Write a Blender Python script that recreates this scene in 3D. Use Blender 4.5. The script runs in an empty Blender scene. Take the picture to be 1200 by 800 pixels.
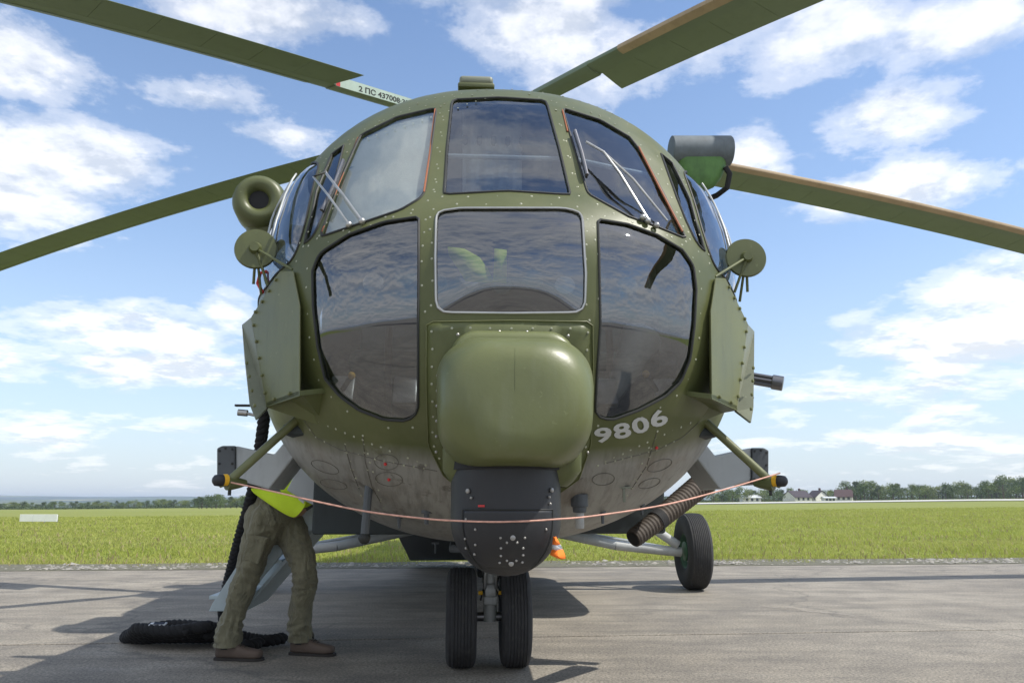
import bpy, bmesh, math, random
import numpy as np
from mathutils import Vector, Matrix, noise as mnoise
from mathutils.geometry import delaunay_2d_cdt
random.seed(7); rng=np.random.default_rng(7)
S=bpy.context.scene; COL=S.collection
rad=math.radians
# ================= camera, sky, sun, exposure =================
cam=bpy.data.objects.new('camera',bpy.data.cameras.new('camera')); COL.objects.link(cam)
cam.data.lens=28; cam.data.sensor_width=36; cam.data.clip_start=.05; cam.data.clip_end=20000
cam.location=(0,0,1.0); cam.rotation_euler=(rad(90)+math.atan(187/933.3),0,0); S.camera=cam
S.view_settings.view_transform='Standard'; S.view_settings.look='None'; S.view_settings.gamma=1; S.view_settings.exposure=0.52
SUN=Vector((.69,-.17,1.0)).normalized(); SEL=math.asin(SUN.z); SAZ=math.atan2(SUN.x,SUN.y)
sun=bpy.data.objects.new('sun',bpy.data.lights.new('sun','SUN')); COL.objects.link(sun)
sun.data.energy=3.3; sun.data.angle=rad(.53); sun.data.color=(1,.955,.88)
sun.rotation_euler=SUN.to_track_quat('Z','Y').to_euler()

class NT:
    """small node-tree writer"""
    def __init__(s,t): s.t=t
    def n(s,typ,ins=None,**kw):
        o=s.t.nodes.new(typ)
        for k,v in kw.items(): setattr(o,k,v)
        for k,v in (ins or {}).items():
            sk=o.inputs[k]
            if isinstance(v,bpy.types.NodeSocket): s.t.links.new(v,sk)
            else: sk.default_value=v
        return o
    def m(s,op,a,b=None,c=None,clamp=False):
        ins={0:a}
        if b is not None: ins[1]=b
        if c is not None: ins[2]=c
        return s.n('ShaderNodeMath',ins,operation=op,use_clamp=clamp).outputs[0]
    def ramp(s,f,pts,ease=False):
        o=s.n('ShaderNodeValToRGB',{0:f}); e=o.color_ramp.elements
        if ease: o.color_ramp.interpolation='EASE'
        while len(e)<len(pts): e.new(.5)
        for i,(p,c) in enumerate(pts):
            e[i].position=p; e[i].color=(c,c,c,1) if not isinstance(c,tuple) else (*c,1)
        return o.outputs[0]
    def mix(s,f,a,b,blend='MIX'):
        o=s.n('ShaderNodeMix',data_type='RGBA',blend_type=blend)
        for i,v in ((0,f),(6,a),(7,b)):
            if isinstance(v,bpy.types.NodeSocket): s.t.links.new(v,o.inputs[i])
            else: o.inputs[i].default_value=v if i==0 else ((*v,1) if len(v)==3 else v)
        return o.outputs[2]
    def noise(s,vec,scale,detail=4,rough=.55,dist=0):
        ins={'Scale':scale,'Detail':detail,'Roughness':rough,'Distortion':dist}
        if vec is not None: ins['Vector']=vec
        return s.n('ShaderNodeTexNoise',ins).outputs[0]
    def mapping(s,vec,sc=(1,1,1),loc=(0,0,0),rot=(0,0,0)):
        return s.n('ShaderNodeMapping',{'Vector':vec,'Scale':sc,'Location':loc,'Rotation':rot}).outputs[0]

W=bpy.data.worlds.new('World'); S.world=W; W.use_nodes=True
wt=NT(W.node_tree); W.node_tree.nodes.clear()
sky=wt.n('ShaderNodeTexSky',sky_type='NISHITA',sun_disc=False,sun_elevation=SEL,sun_rotation=SAZ,altitude=200,air_density=1.0,dust_density=.6,ozone_density=1.6)
tc=wt.n('ShaderNodeTexCoord').outputs['Generated']
sep=wt.n('ShaderNodeSeparateXYZ',{0:tc}); dx,dy,dz=sep.outputs
az=wt.m('ARCTAN2',dx,dy); el=wt.m('ARCSINE',dz)
k=wt.m('DIVIDE',1.0,wt.m('ADD',wt.m('MAXIMUM',dz,0.0),.16))
pv=wt.n('ShaderNodeCombineXYZ',{0:wt.m('MULTIPLY',dx,k),1:wt.m('MULTIPLY',dy,k),2:3.3}).outputs[0]
n1=wt.noise(pv,1.7,10,.6,.25); n2=wt.noise(wt.mapping(pv,loc=(4,2,7)),5.5,8,.64)
up_=wt.mapping(pv,sc=(.955,.955,1)); n1u=wt.noise(up_,1.7,6,.58,.25); n2u=wt.noise(wt.mapping(up_,loc=(4,2,7)),5.5,5,.6)
# cumulus banks (azimuth, elevation, half width, half height, weight), radians
CL=[(-0.595, 0.459, 0.063, 0.037, 1), (-0.546, 0.368, 0.107, 0.04, 1), (-0.582, 0.325, 0.075, 0.044, 1), (-0.364, 0.561, 0.164, 0.033, 0.9), (-0.233, 0.567, 0.068, 0.022, 0.7), (-0.412, 0.461, 0.06, 0.015, 0.55), (-0.302, 0.432, 0.059, 0.012, 0.5), (0.059, 0.57, 0.128, 0.046, 0.85), (0.209, 0.537, 0.12, 0.055, 0.9), (0.394, 0.539, 0.142, 0.052, 1), (0.562, 0.506, 0.096, 0.041, 1), (0.471, 0.429, 0.083, 0.034, 1), (0.473, 0.347, 0.102, 0.03, 0.95), (0.311, 0.411, 0.051, 0.039, 0.8), (0.548, 0.234, 0.07, 0.046, 1), (0.508, 0.173, 0.102, 0.033, 1), (-0.485, 0.195, 0.118, 0.03, 0.95), (-0.419, 0.15, 0.114, 0.022, 0.85), (-0.54, 0.078, 0.1, 0.023, 0.5), (0.501, 0.099, 0.086, 0.028, 0.6), (-0.349, 0.227, 0.039, 0.03, 0.7)]
CL+=[(-.55,.15,.25,.03,.55),(-.45,.085,.3,.02,.45),(.42,.125,.25,.025,.55),(.5,.07,.3,.02,.45),(-.1,.30,.2,.05,.5),(.15,.62,.3,.05,.8)]
best=None
for a0,e0,ra,re,wg in CL:
    qa=wt.m('MULTIPLY',wt.m('SUBTRACT',az,a0),1/ra); qe=wt.m('MULTIPLY',wt.m('SUBTRACT',el,e0),1/re)
    r2=wt.m('ADD',wt.m('MULTIPLY',qa,qa),wt.m('MULTIPLY',qe,qe))
    b=wt.m('MULTIPLY',wt.m('EXPONENT',wt.m('MULTIPLY',r2,-.8)),wg)
    best=b if best is None else wt.m('MAXIMUM',best,b)
# the broken cumulus goes on overhead and behind the camera
rest=wt.ramp(dy,[(.0,1.0),(.35,0.0)],True)
best=wt.m('MAXIMUM',best,wt.m('MULTIPLY',rest,.66))
dens=wt.m('ADD',wt.m('ADD',wt.m('MULTIPLY',n1,.66),wt.m('MULTIPLY',n2,.34)),wt.m('MULTIPLY',best,.26))
cov=wt.ramp(dens,[(.55,0.0),(.618,.36),(.70,.75),(.82,1.0)],True)
lit_=wt.m('ADD',wt.m('ADD',wt.m('MULTIPLY',wt.m('SUBTRACT',n1,n1u),1.6),wt.m('MULTIPLY',wt.m('SUBTRACT',n2,n2u),.9)),.5)
shade=wt.ramp(lit_,[(.36,(.64,.68,.74)),(.50,(.90,.92,.95)),(.60,(1,1,1))])
cloud=wt.mix(1,shade,(6.7,6.6,6.5),'MULTIPLY')
hz=wt.ramp(dz,[(0.0,1.0),(.10,.62),(.30,.18),(.6,0.0)])
skyc=wt.mix(1,sky.outputs[0],(1.0,1.04,1.08),'MULTIPLY')
base=wt.mix(wt.m('MULTIPLY',hz,.85),skyc,(3.3,3.75,4.35))
fin=wt.mix(wt.m('MULTIPLY',cov,.93),base,cloud)
bg=wt.n('ShaderNodeBackground',{'Color':fin,'Strength':.138})
wt.n('ShaderNodeOutputWorld',{'Surface':bg.outputs[0]})

# ================= materials =================
def mat(name):
    m=bpy.data.materials.new(name); m.use_nodes=True; m.node_tree.nodes.clear(); return m,NT(m.node_tree)
def finish(t,bsdf,disp=None):
    o=t.n('ShaderNodeOutputMaterial',{'Surface':bsdf})
    return o
def bump(t,h,strength=.3,dist=.01):
    return t.n('ShaderNodeBump',{'Height':h,'Strength':strength,'Distance':dist}).outputs[0]
def paint(name,col,rough=.45,metal=0.0,var=.18,dirt=.25,chips=0,dirtcol=None,scale=3,bumps=.15,spec=.5,coat=0):
    m,t=mat(name); o=t.n('ShaderNodeTexCoord').outputs['Object']
    a=t.noise(o,scale,6,.6); b=t.noise(t.mapping(o,sc=(1,1,.25)),scale*6,5,.65); c=t.noise(o,scale*40,3,.6)
    lo=tuple(x*(1-var) for x in col); hi=tuple(min(1,x*(1+var)) for x in col)
    c1=t.mix(t.ramp(a,[(.3,0.0),(.7,1.0)]),lo,hi)
    dc=dirtcol or tuple(x*.45 for x in col)
    c2=t.mix(t.m('MULTIPLY',t.ramp(b,[(.52,0.0),(.75,1.0)]),dirt),c1,dc)
    if chips:
        ch=t.m('MULTIPLY',t.ramp(t.noise(o,38,5,.7),[(.655,0.0),(.675,1.0)]),t.ramp(t.noise(o,2.6,3,.6),[(.46,0.0),(.58,1.0)]))
        c2=t.mix(t.m('MULTIPLY',ch,chips),c2,tuple(min(.5,x*1.9+.06) for x in col))
    r=t.m('ADD',t.m('MULTIPLY',a,.25),rough-.12)
    p=t.n('ShaderNodeBsdfPrincipled',{'Base Color':c2,'Roughness':r,'Metallic':metal,'Specular IOR Level':spec,'Coat Weight':coat,'Normal':bump(t,c,bumps,.002)})
    finish(t,p.outputs[0]); return m
M={}
M['olive']=paint('olive_paint',(.094,.108,.038),.42,var=.18,chips=.5)
M['radome']=paint('radome_paint',(.126,.142,.054),.37,var=.14,chips=.2,dirt=.5,dirtcol=(.15,.165,.09),scale=2,bumps=.2)
M['plate']=paint('armour_paint',(.14,.15,.062),.45,var=.14,dirt=.35,chips=.7)
M['plate_grey']=paint('armour_side_paint',(.20,.215,.16),.45,var=.12,chips=.6)
M['seam']=paint('dark_seam',(.125,.118,.10),.8)
M['grey']=paint('grey_paint',(.37,.395,.40),.42,var=.1,dirt=.35)
M['blue_grey']=paint('pale_blue_grey_paint',(.40,.47,.49),.45,var=.12,dirt=.35)
M['dark_grey']=paint('dark_grey_cover',(.085,.10,.115),.55,var=.15,dirt=.2)
M['cap_grey']=paint('antenna_face_paint',(.07,.08,.088),.5)
M['pod_grey']=paint('pod_cover_fabric',(.13,.155,.17),.7,var=.25,dirt=.3,scale=9)
M['pod_green']=paint('bright_green_bucket',(.09,.20,.05),.6,var=.3,dirt=.4,scale=8)
M['black_paint']=paint('black_satin_paint',(.017,.018,.021),.5,var=.15,dirt=.1,dirtcol=(.05,.05,.05))
M['rubber']=paint('black_rubber',(.018,.018,.019),.8,var=.3)
M['tyre']=paint('tyre_rubber',(.030,.030,.031),.82,var=.25,dirt=.5,dirtcol=(.085,.08,.07),scale=8,bumps=.5)
M['steel']=paint('bare_steel',(.42,.42,.40),.35,metal=.85,var=.15,dirt=.4,dirtcol=(.1,.09,.07))
M['gun']=paint('gunmetal',(.20,.20,.21),.35,metal=.9,var=.1)
M['rim']=paint('wheel_green',(.045,.12,.06),.5,var=.2,dirt=.5)
M['seal']=paint('black_seal',(.02,.022,.02),.6)
M['blade']=paint('blade_underside',(.155,.20,.125),.5,var=.12,dirt=.25,scale=1.2)
M['boot']=paint('leading_edge_tan',(.40,.30,.18),.6,var=.15,dirt=.3)
M['spar']=paint('spar_pale_green',(.42,.52,.44),.5,var=.08,dirt=.2)
M['red']=paint('red_paint',(.55,.03,.03),.5)
M['yellow']=paint('yellow_tape',(.75,.42,.02),.6)
M['orange']=paint('orange_cloth',(.95,.20,.02),.8,var=.1,dirt=.05)
M['orange_line']=paint('orange_sealant',(.30,.10,.04),.7)
M['silver']=paint('silver_band',(.62,.63,.64),.4)
M['bolt']=paint('bolt_heads',(.33,.32,.30),.35,metal=.4)
M['rivet']=paint('rivet_heads',(.36,.37,.27),.33)
M['hose']=paint('ribbed_hose_rubber',(.075,.060,.048),.7,var=.25,dirt=.5)
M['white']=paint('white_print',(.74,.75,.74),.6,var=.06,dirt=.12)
M['grey_print']=paint('pale_grey_print',(.50,.51,.49),.6,var=.1,dirt=.3)
M['black_print']=paint('black_print',(.03,.035,.03),.7)
M['strut']=paint('strut_pale_grey',(.42,.43,.42),.45,dirt=.4)
M['radome_seam']=paint('radome_seam',(.105,.12,.045),.5)
M['screen']=paint('sun_screen_cloth',(.82,.76,.64),.8,var=.06,dirt=.1,scale=1.5)
M['cockpit']=paint('cockpit_dark',(.035,.045,.048),.7)
M['cockpit_teal']=paint('cockpit_teal',(.07,.14,.14),.6)
M['hivis']=paint('hi_vis_yellow',(.62,.82,.03),.75,var=.1,dirt=.08)
M['rope']=paint('black_rope_fibre',(.012,.012,.013),.9,var=.4)
M['navy']=paint('navy_webbing',(.02,.028,.05),.85)
M['shoe']=paint('brown_shoe_leather',(.10,.072,.055),.75,var=.25,dirt=.35)
M['sole']=paint('shoe_sole',(.03,.026,.023),.85)
M['skin']=paint('skin',(.50,.30,.21),.5,var=.06,dirt=.05,dirtcol=(.4,.2,.15))
M['shirt']=paint('grey_shirt',(.12,.12,.12),.85)
M['hair']=paint('brown_hair',(.04,.025,.015),.7)
M['cordm']=paint('red_white_cord',(.62,.34,.26),.7,scale=30,var=.3)
M['marker']=paint('white_board_paint',(.84,.84,.82),.6,dirt=.03,var=.04)
M['plaster']=paint('white_plaster',(.78,.76,.73),.8)
M['roof_dark']=paint('dark_roof_tiles',(.045,.033,.04),.8,scale=1)
M['roof_brown']=paint('brown_roof_tiles',(.075,.042,.04),.8,scale=1)
M['roof_pale']=paint('pale_metal_roof',(.55,.57,.58),.5,scale=1)
M['winglass']=paint('house_glass',(.05,.06,.07),.15)
M['bark']=paint('bark',(.09,.07,.05),.9)
def cloth(name,col):
    m,t=mat(name); o=t.n('ShaderNodeTexCoord').outputs['Object']
    a=t.noise(o,7,5,.6); w=t.noise(t.mapping(o,sc=(1,1,.45)),16,4,.55,.8); f=t.noise(o,420,2,.5)
    c=t.mix(t.ramp(a,[(.3,0.0),(.7,1.0)]),tuple(x*.82 for x in col),tuple(x*1.15 for x in col))
    h=t.m('ADD',t.m('MULTIPLY',w,1.0),t.m('MULTIPLY',f,.05))
    p=t.n('ShaderNodeBsdfPrincipled',{'Base Color':c,'Roughness':.88,'Sheen Weight':.15,'Normal':bump(t,h,.9,.05)})
    finish(t,p.outputs[0]); return m
M['trousers']=cloth('olive_grey_trousers',(.17,.16,.10))
def glass(name,tint,ior,rough=.0):
    m,t=mat(name); o=t.n('ShaderNodeTexCoord').outputs['Object']
    b=bump(t,t.noise(o,3.5,2,.5),.05,.02)
    ge=t.n('ShaderNodeNewGeometry'); cs=t.m('ABSOLUTE',t.n('ShaderNodeVectorMath',{0:b,1:ge.outputs['Incoming']},operation='DOT_PRODUCT').outputs['Value'])
    f0=((ior-1)/(ior+1))**2; fr=t.m('ADD',t.m('MULTIPLY',t.m('POWER',t.m('SUBTRACT',1.0,cs,clamp=True),4.5),1-f0),f0,clamp=True)
    fr=t.m('MULTIPLY',fr,t.m('SUBTRACT',1.0,ge.outputs['Backfacing']))   # only the outer skin of the pane mirrors
    sm=t.noise(o,14,6,.65)
    gl=t.n('ShaderNodeBsdfGlossy',{'Color':(.92,.95,1,1),'Roughness':t.m('ADD',t.m('MULTIPLY',sm,.03),rough),'Normal':b})
    tr=t.n('ShaderNodeBsdfTransparent',{'Color':(*[c**.5 for c in tint],1)})
    mx=t.n('ShaderNodeMixShader',{0:fr,1:tr.outputs[0],2:gl.outputs[0]})
    df=t.n('ShaderNodeBsdfDiffuse',{'Color':(.5,.5,.46,1)})
    mx2=t.n('ShaderNodeMixShader',{0:t.m('MULTIPLY',t.ramp(sm,[(.5,0.0),(.8,1.0)]),.04),1:mx.outputs[0],2:df.outputs[0]})
    finish(t,mx2.outputs[0]); return m
M['glass_dark']=glass('tinted_lower_glass',(.30,.31,.32),2.45)
M['glass_up']=glass('windscreen_glass',(.50,.56,.60),2.3)
M['glass_side']=glass('side_window_glass',(.35,.38,.40),2.5)
def skin_mat():
    m,t=mat('two_tone_fuselage_paint'); o=t.n('ShaderNodeTexCoord').outputs['Object']
    s=t.n('ShaderNodeSeparateXYZ',{0:o}); x,y,z=s.outputs
    a=t.noise(o,2.2,6,.6); b=t.noise(o,9,6,.65); st=t.noise(t.mapping(o,sc=(7,1.2,1.2)),5,6,.65); fine=t.noise(o,130,3,.6)
    green=t.mix(t.ramp(a,[(.3,0.0),(.7,1.0)]),(.078,.090,.031),(.112,.124,.048))
    green=t.mix(t.m('MULTIPLY',t.ramp(b,[(.5,0.0),(.75,1.0)]),.3),green,(.15,.15,.075))
    belly=t.mix(t.ramp(a,[(.3,0.0),(.7,1.0)]),(.235,.233,.212),(.325,.322,.295))
    belly=t.mix(t.m('MULTIPLY',t.ramp(st,[(.45,0.0),(.72,1.0)]),.55),belly,(.06,.052,.042))
    belly=t.mix(t.m('MULTIPLY',t.ramp(b,[(.60,0.0),(.66,1.0)]),.55),belly,(.05,.04,.03))
    belly=t.mix(t.m('MULTIPLY',t.ramp(t.noise(t.mapping(o,sc=(1,.6,1)),3.2,5,.7),[(.50,0.0),(.68,1.0)]),.42),belly,(.15,.105,.062))
    # sprayed edge that climbs towards the rear
    edge=t.m('ADD',t.m('MULTIPLY',t.m('MINIMUM',y,1.1),.23),1.115)
    ns=t.m('MULTIPLY',t.m('SUBTRACT',t.noise(o,1.3,3,.5),.5),.10)
    f=t.m('DIVIDE',t.m('SUBTRACT',t.m('ADD',edge,ns),z),.085)
    f=t.m('ADD',f,.5,clamp=True)
    col=t.mix(f,green,belly)
    r=t.m('ADD',t.m('MULTIPLY',b,.22),.30)
    p=t.n('ShaderNodeBsdfPrincipled',{'Base Color':col,'Roughness':r,'Specular IOR Level':.4,'Normal':bump(t,t.m('ADD',t.m('MULTIPLY',fine,.25),t.m('MULTIPLY',t.noise(o,4,2,.5),6)),.2,.004)})
    finish(t,p.outputs[0]); return m
M['skin2']=skin_mat()
# ================= objects =================
def link(name,me,parent=None,m=None):
    o=bpy.data.objects.new(name,me); COL.objects.link(o)
    if m is not None: me.materials.append(M[m] if isinstance(m,str) else m)
    if parent is not None: o.parent=parent
    return o
def tag(o,label=None,cat=None,group=None,kind=None):
    for k,v in (('label',label),('category',cat),('group',group),('kind',kind)):
        if v: o[k]=v
    return o
def empty(name,loc=(0,0,0),rz=0,**kw):
    o=bpy.data.objects.new(name,None); COL.objects.link(o); o.location=loc; o.rotation_euler=(0,0,rz); o.empty_display_size=.1
    return tag(o,**kw)
V3=lambda p: np.asarray(p,float)
def frame(d):
    d=V3(d); d=d/np.linalg.norm(d); a=np.cross(d,[0,0,1.]); 
    if np.linalg.norm(a)<1e-3: a=np.cross(d,[0,1.,0])
    a/=np.linalg.norm(a); return d,a,np.cross(d,a)
class MB:
    def __init__(s): s.v=[]; s.f=[]
    def add(s,v,f):
        b=len(s.v); s.v+=[tuple(map(float,p)) for p in v]; s.f+=[tuple(b+i for i in q) for q in f]; return s
    def box(s,c,d,rz=0,rx=0,ry=0):
        R=Matrix.Rotation(rz,3,'Z')@Matrix.Rotation(ry,3,'Y')@Matrix.Rotation(rx,3,'X')
        vs=[R@Vector((x*d[0]/2,y*d[1]/2,z*d[2]/2))+Vector(c) for x in(-1,1) for y in(-1,1) for z in(-1,1)]
        return s.add(vs,[(0,1,3,2),(4,6,7,5),(0,4,5,1),(2,3,7,6),(0,2,6,4),(1,5,7,3)])
    def tube(s,pts,r,n=10,caps=True,rr=None):
        pts=[V3(p) for p in pts]; N=len(pts); vs=[];fs=[]; ref=None
        for i,p in enumerate(pts):
            d=pts[min(i+1,N-1)]-pts[max(i-1,0)]; d/=np.linalg.norm(d)+1e-12
            if ref is None: _,a,_2=frame(d)
            else:
                a=ref-np.dot(ref,d)*d; a/=np.linalg.norm(a)+1e-12
            ref=a; b=np.cross(d,a); q=(rr[i] if rr is not None else r)
            for k in range(n):
                th=2*math.pi*k/n; vs.append(p+q*(math.cos(th)*a+math.sin(th)*b))
        for i in range(N-1):
            for k in range(n):
                fs.append((i*n+k,i*n+(k+1)%n,(i+1)*n+(k+1)%n,(i+1)*n+k))
        if caps: fs.append(tuple(range(n))[::-1]); fs.append(tuple((N-1)*n+k for k in range(n)))
        return s.add(vs,fs)
    def loop(s,pts,r,n=6):
        pts=[V3(p) for p in pts]; N=len(pts); vs=[];fs=[]
        for i,p in enumerate(pts):
            d=pts[(i+1)%N]-pts[i-1]; d/=np.linalg.norm(d)+1e-12
            a=p-np.mean(pts,0); a=a-np.dot(a,d)*d; a/=np.linalg.norm(a)+1e-12; b=np.cross(d,a)
            for k in range(n):
                th=2*math.pi*k/n; vs.append(p+r*(math.cos(th)*a+math.sin(th)*b))
        for i in range(N):
            j=(i+1)%N
            for k in range(n): fs.append((i*n+k,i*n+(k+1)%n,j*n+(k+1)%n,j*n+k))
        return s.add(vs,fs)
    def lathe(s,prof,o,ax,n=24,closed=False):
        d,a,b=frame(ax); o=V3(o); vs=[];fs=[];N=len(prof)
        for (h,r) in prof:
            for k in range(n):
                th=2*math.pi*k/n; vs.append(o+d*h+max(r,1e-4)*(math.cos(th)*a+math.sin(th)*b))
        for i in range(N-1 if not closed else N):
            j=(i+1)%N
            for k in range(n): fs.append((i*n+k,i*n+(k+1)%n,j*n+(k+1)%n,j*n+k))
        if not closed: fs.append(tuple(range(n))[::-1]); fs.append(tuple((N-1)*n+k for k in range(n)))
        return s.add(vs,fs)
    def prism(s,poly,off):
        poly=[V3(p) for p in poly]; off=V3(off); n=len(poly)
        return s.add(poly+[p+off for p in poly],[tuple(range(n)),tuple(range(2*n-1,n-1,-1))]+[(i,i+n,(i+1)%n+n,(i+1)%n) for i in range(n)])
    def sphere(s,c,r,n=16,m=10,sc=(1,1,1)):
        vs=[];fs=[];c=V3(c)
        for i in range(m+1):
            ph=math.pi*i/m
            for k in range(n):
                th=2*math.pi*k/n; vs.append(c+r*np.array([sc[0]*math.sin(ph)*math.cos(th),sc[1]*math.sin(ph)*math.sin(th),sc[2]*math.cos(ph)]))
        for i in range(m):
            for k in range(n): fs.append((i*n+k,(i+1)*n+k,(i+1)*n+(k+1)%n,i*n+(k+1)%n))
        return s.add(vs,fs)
    def build(s,name,m,parent=None,smooth=True,bevel=0,ang=35,seg=2):
        me=bpy.data.meshes.new(name); me.from_pydata(s.v,[],s.f); me.validate()
        bm=bmesh.new(); bm.from_mesh(me); bmesh.ops.remove_doubles(bm,verts=bm.verts,dist=1e-5); bmesh.ops.recalc_face_normals(bm,faces=bm.faces)
        if bevel:
            es=[e for e in bm.edges if e.is_manifold and e.calc_face_angle(0)>rad(25)]
            bmesh.ops.bevel(bm,geom=es,offset=bevel,segments=seg,profile=.5,affect='EDGES')
        bm.to_mesh(me); bm.free()
        if smooth:
            me.shade_smooth()
            try: me.set_sharp_from_angle(angle=rad(ang))
            except Exception: pass
        return link(name,me,parent,m)
def shell(name,Po,Pi,F,m,parent=None):
    # two skins plus a rim with its own vertices, so that the faces keep clean normals
    n=len(Po); F=np.asarray(F); E=np.concatenate([F[:,[0,1]],F[:,[1,2]],F[:,[2,0]]]); key={}
    for a,b in E.tolist(): key[(a,b)]=1
    B=[(a,b) for a,b in key if (b,a) not in key]; v=[Po,Pi]; f=[F,F[:,::-1]+n]; 
    ba=np.array([a for a,b in B]); bb=np.array([b for a,b in B]); k=len(B); v+=[Po[ba],Po[bb],Pi[bb],Pi[ba]]
    i=np.arange(k)+2*n; f+=[np.stack([i+k,i,i+3*k],-1),np.stack([i+k,i+3*k,i+2*k],-1)]
    return npmesh(name,np.vstack(v),np.vstack(f),m,parent,smooth=True)
def orient(V,F,Pos,Nrm):
    a=np.cross(Pos[F[:,1]]-Pos[F[:,0]],Pos[F[:,2]]-Pos[F[:,0]]); s=(a*Nrm[F].mean(1)).sum(1)<0
    F=F.copy(); F[s]=F[s][:,::-1]; return F
def npmesh(name,v,f,m,parent=None,smooth=False):
    """fast mesh of triangles (or quads) from arrays"""
    v=np.asarray(v,np.float32); f=np.asarray(f,np.int32); me=bpy.data.meshes.new(name); k=f.shape[1]
    me.vertices.add(len(v)); me.vertices.foreach_set('co',v.ravel()); me.loops.add(f.size); me.loops.foreach_set('vertex_index',f.ravel())
    me.polygons.add(len(f)); me.polygons.foreach_set('loop_start',np.arange(0,f.size,k,dtype=np.int32)); me.polygons.foreach_set('loop_total',np.full(len(f),k,np.int32))
    me.update(calc_edges=True)
    if smooth: me.shade_smooth()
    return link(name,me,parent,m)
def mir(p): return np.array([-p[0],p[1],p[2]])

# ---- camera model used to turn measurements of the photograph into metres
PITCH=math.atan(187/933.3); CP,SP=math.cos(PITCH),math.sin(PITCH)
YAW=math.atan(0.06); CY,SY=math.cos(YAW),math.sin(YAW)
T0=np.array([0,2.9,0.])
def ray(px,py):
    x=(px-600)/933.3; y=(400-py)/933.3
    return np.array([x, CP-y*SP, SP+y*CP])
def w2l(P):
    P=np.asarray(P,float)-T0
    return np.array([CY*P[0]+SY*P[1],-SY*P[0]+CY*P[1],P[2]])
def dl(d): return np.array([CY*d[0]+SY*d[1],-SY*d[0]+CY*d[1],d[2]])
CAMW=np.array([0,0,1.0]); CAML=w2l(CAMW)
def L(px,py,yl):
    d=dl(ray(px,py)); t=(yl-CAML[1])/d[1]; return CAML+t*d
def onplane(px,py,p0,n):
    d=dl(ray(px,py)); t=np.dot(np.array(p0)-CAML,n)/np.dot(d,n); return CAML+t*d
# ---- nose surface
def pchip(xs,ys):
    xs=np.array(xs,float);ys=np.array(ys,float);h=np.diff(xs);d=np.diff(ys)/h;m=np.zeros(len(xs))
    m[0]=d[0]*1.1;m[-1]=0
    for i in range(1,len(xs)-1):
        if d[i-1]*d[i]>0:
            w1=2*h[i]+h[i-1];w2=h[i]+2*h[i-1];m[i]=(w1+w2)/(w1/d[i-1]+w2/d[i])
    def f(x):
        x=np.clip(np.asarray(x,float),xs[0],xs[-1]);i=np.clip(np.searchsorted(xs,x)-1,0,len(xs)-2)
        t=(x-xs[i])/h[i]
        return (2*t**3-3*t**2+1)*ys[i]+(t**3-2*t**2+t)*h[i]*m[i]+(-2*t**3+3*t**2)*ys[i+1]+(t**3-t**2)*h[i]*m[i+1]
    return f
def tab(pts): return pchip([math.sqrt(a) for a,b in pts],[b for a,b in pts])
TOP=tab([(0,0),(.01,.11),(.05,.23),(.12,.34),(.24,.48),(.42,.75),(.68,1.08),(.9,1.24),(1.3,1.31),(2.4,1.33)])
BOT=tab([(0,0),(.01,.12),(.05,.35),(.12,.54),(.2,.67),(.5,.88),(1.0,1.01),(1.6,1.075),(2.4,1.09)])
WID=tab([(0,0),(.015,.2),(.05,.40),(.12,.60),(.2,.75),(.5,1.01),(.9,1.17),(1.3,1.24),(2.4,1.25)])
ZM=pchip([0,.8,1.55],[1.85,1.85,1.845])
TMAX=math.sqrt(2.3)
def surf(u,v):
    u=np.asarray(u,float);v=np.asarray(v,float);t=np.hypot(u,v)+1e-9
    c=u/t;s=v/t;zm=ZM(t);up=v>=0
    # widths blend the exponents so the section is a rounded box low down
    e=np.where(up,2/2.25,2/2.25)
    h=np.where(up,1.85+TOP(t)-zm,zm-(1.85-BOT(t)))
    # near the tip zm offset fades
    x=WID(t)*np.sign(c)*np.abs(c)**e
    z=zm+np.sign(s)*h*np.abs(s)**e
    return np.stack([x,t*t,z],-1)
def nrm(u,v,e=2e-3):
    a=surf(u+e,v)-surf(u-e,v);b=surf(u,v+e)-surf(u,v-e)
    n=np.cross(a,b);n/=np.linalg.norm(n,axis=-1,keepdims=True)+1e-12
    return n   # outward if y negative at the tip
g=np.linspace(-TMAX,TMAX,401);GU,GV=np.meshgrid(g,g);mk=np.hypot(GU,GV)<TMAX;GU=GU[mk];GV=GV[mk]
GP=surf(GU,GV);GN=nrm(GU,GV)
s0=np.sign(-(GN*np.array([0,1,0])).sum(-1).mean());GN*=s0;NS=s0
def projl(P):
    P=np.asarray(P,float);d=P-CAML
    x=CY*d[...,0]-SY*d[...,1];y=SY*d[...,0]+CY*d[...,1];z=d[...,2]
    zc=y*CP+z*SP;yc=z*CP-y*SP
    return np.stack([600+933.3*x/zc,400-933.3*yc/zc],-1)
GPX=projl(GP);GF=((GP-CAML)*GN).sum(-1)<0
def hit(px,py):
    d=np.hypot(GPX[:,0]-px,GPX[:,1]-py)+np.where(GF,0,1e6);i=np.argmin(d);q=np.array([GU[i],GV[i]])
    tgt=np.array([px,py],float)
    for _ in range(12):
        r=projl(surf(*q))-tgt;e=1e-4
        J=np.stack([(projl(surf(q[0]+e,q[1]))-projl(surf(q[0]-e,q[1])))/(2*e),(projl(surf(q[0],q[1]+e))-projl(surf(q[0],q[1]-e)))/(2*e)],1)
        st=np.linalg.lstsq(J,-r,rcond=1e-3)[0];n=np.hypot(*st)
        if n>.03: st*=.03/n
        q=q+st
    return q
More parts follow.
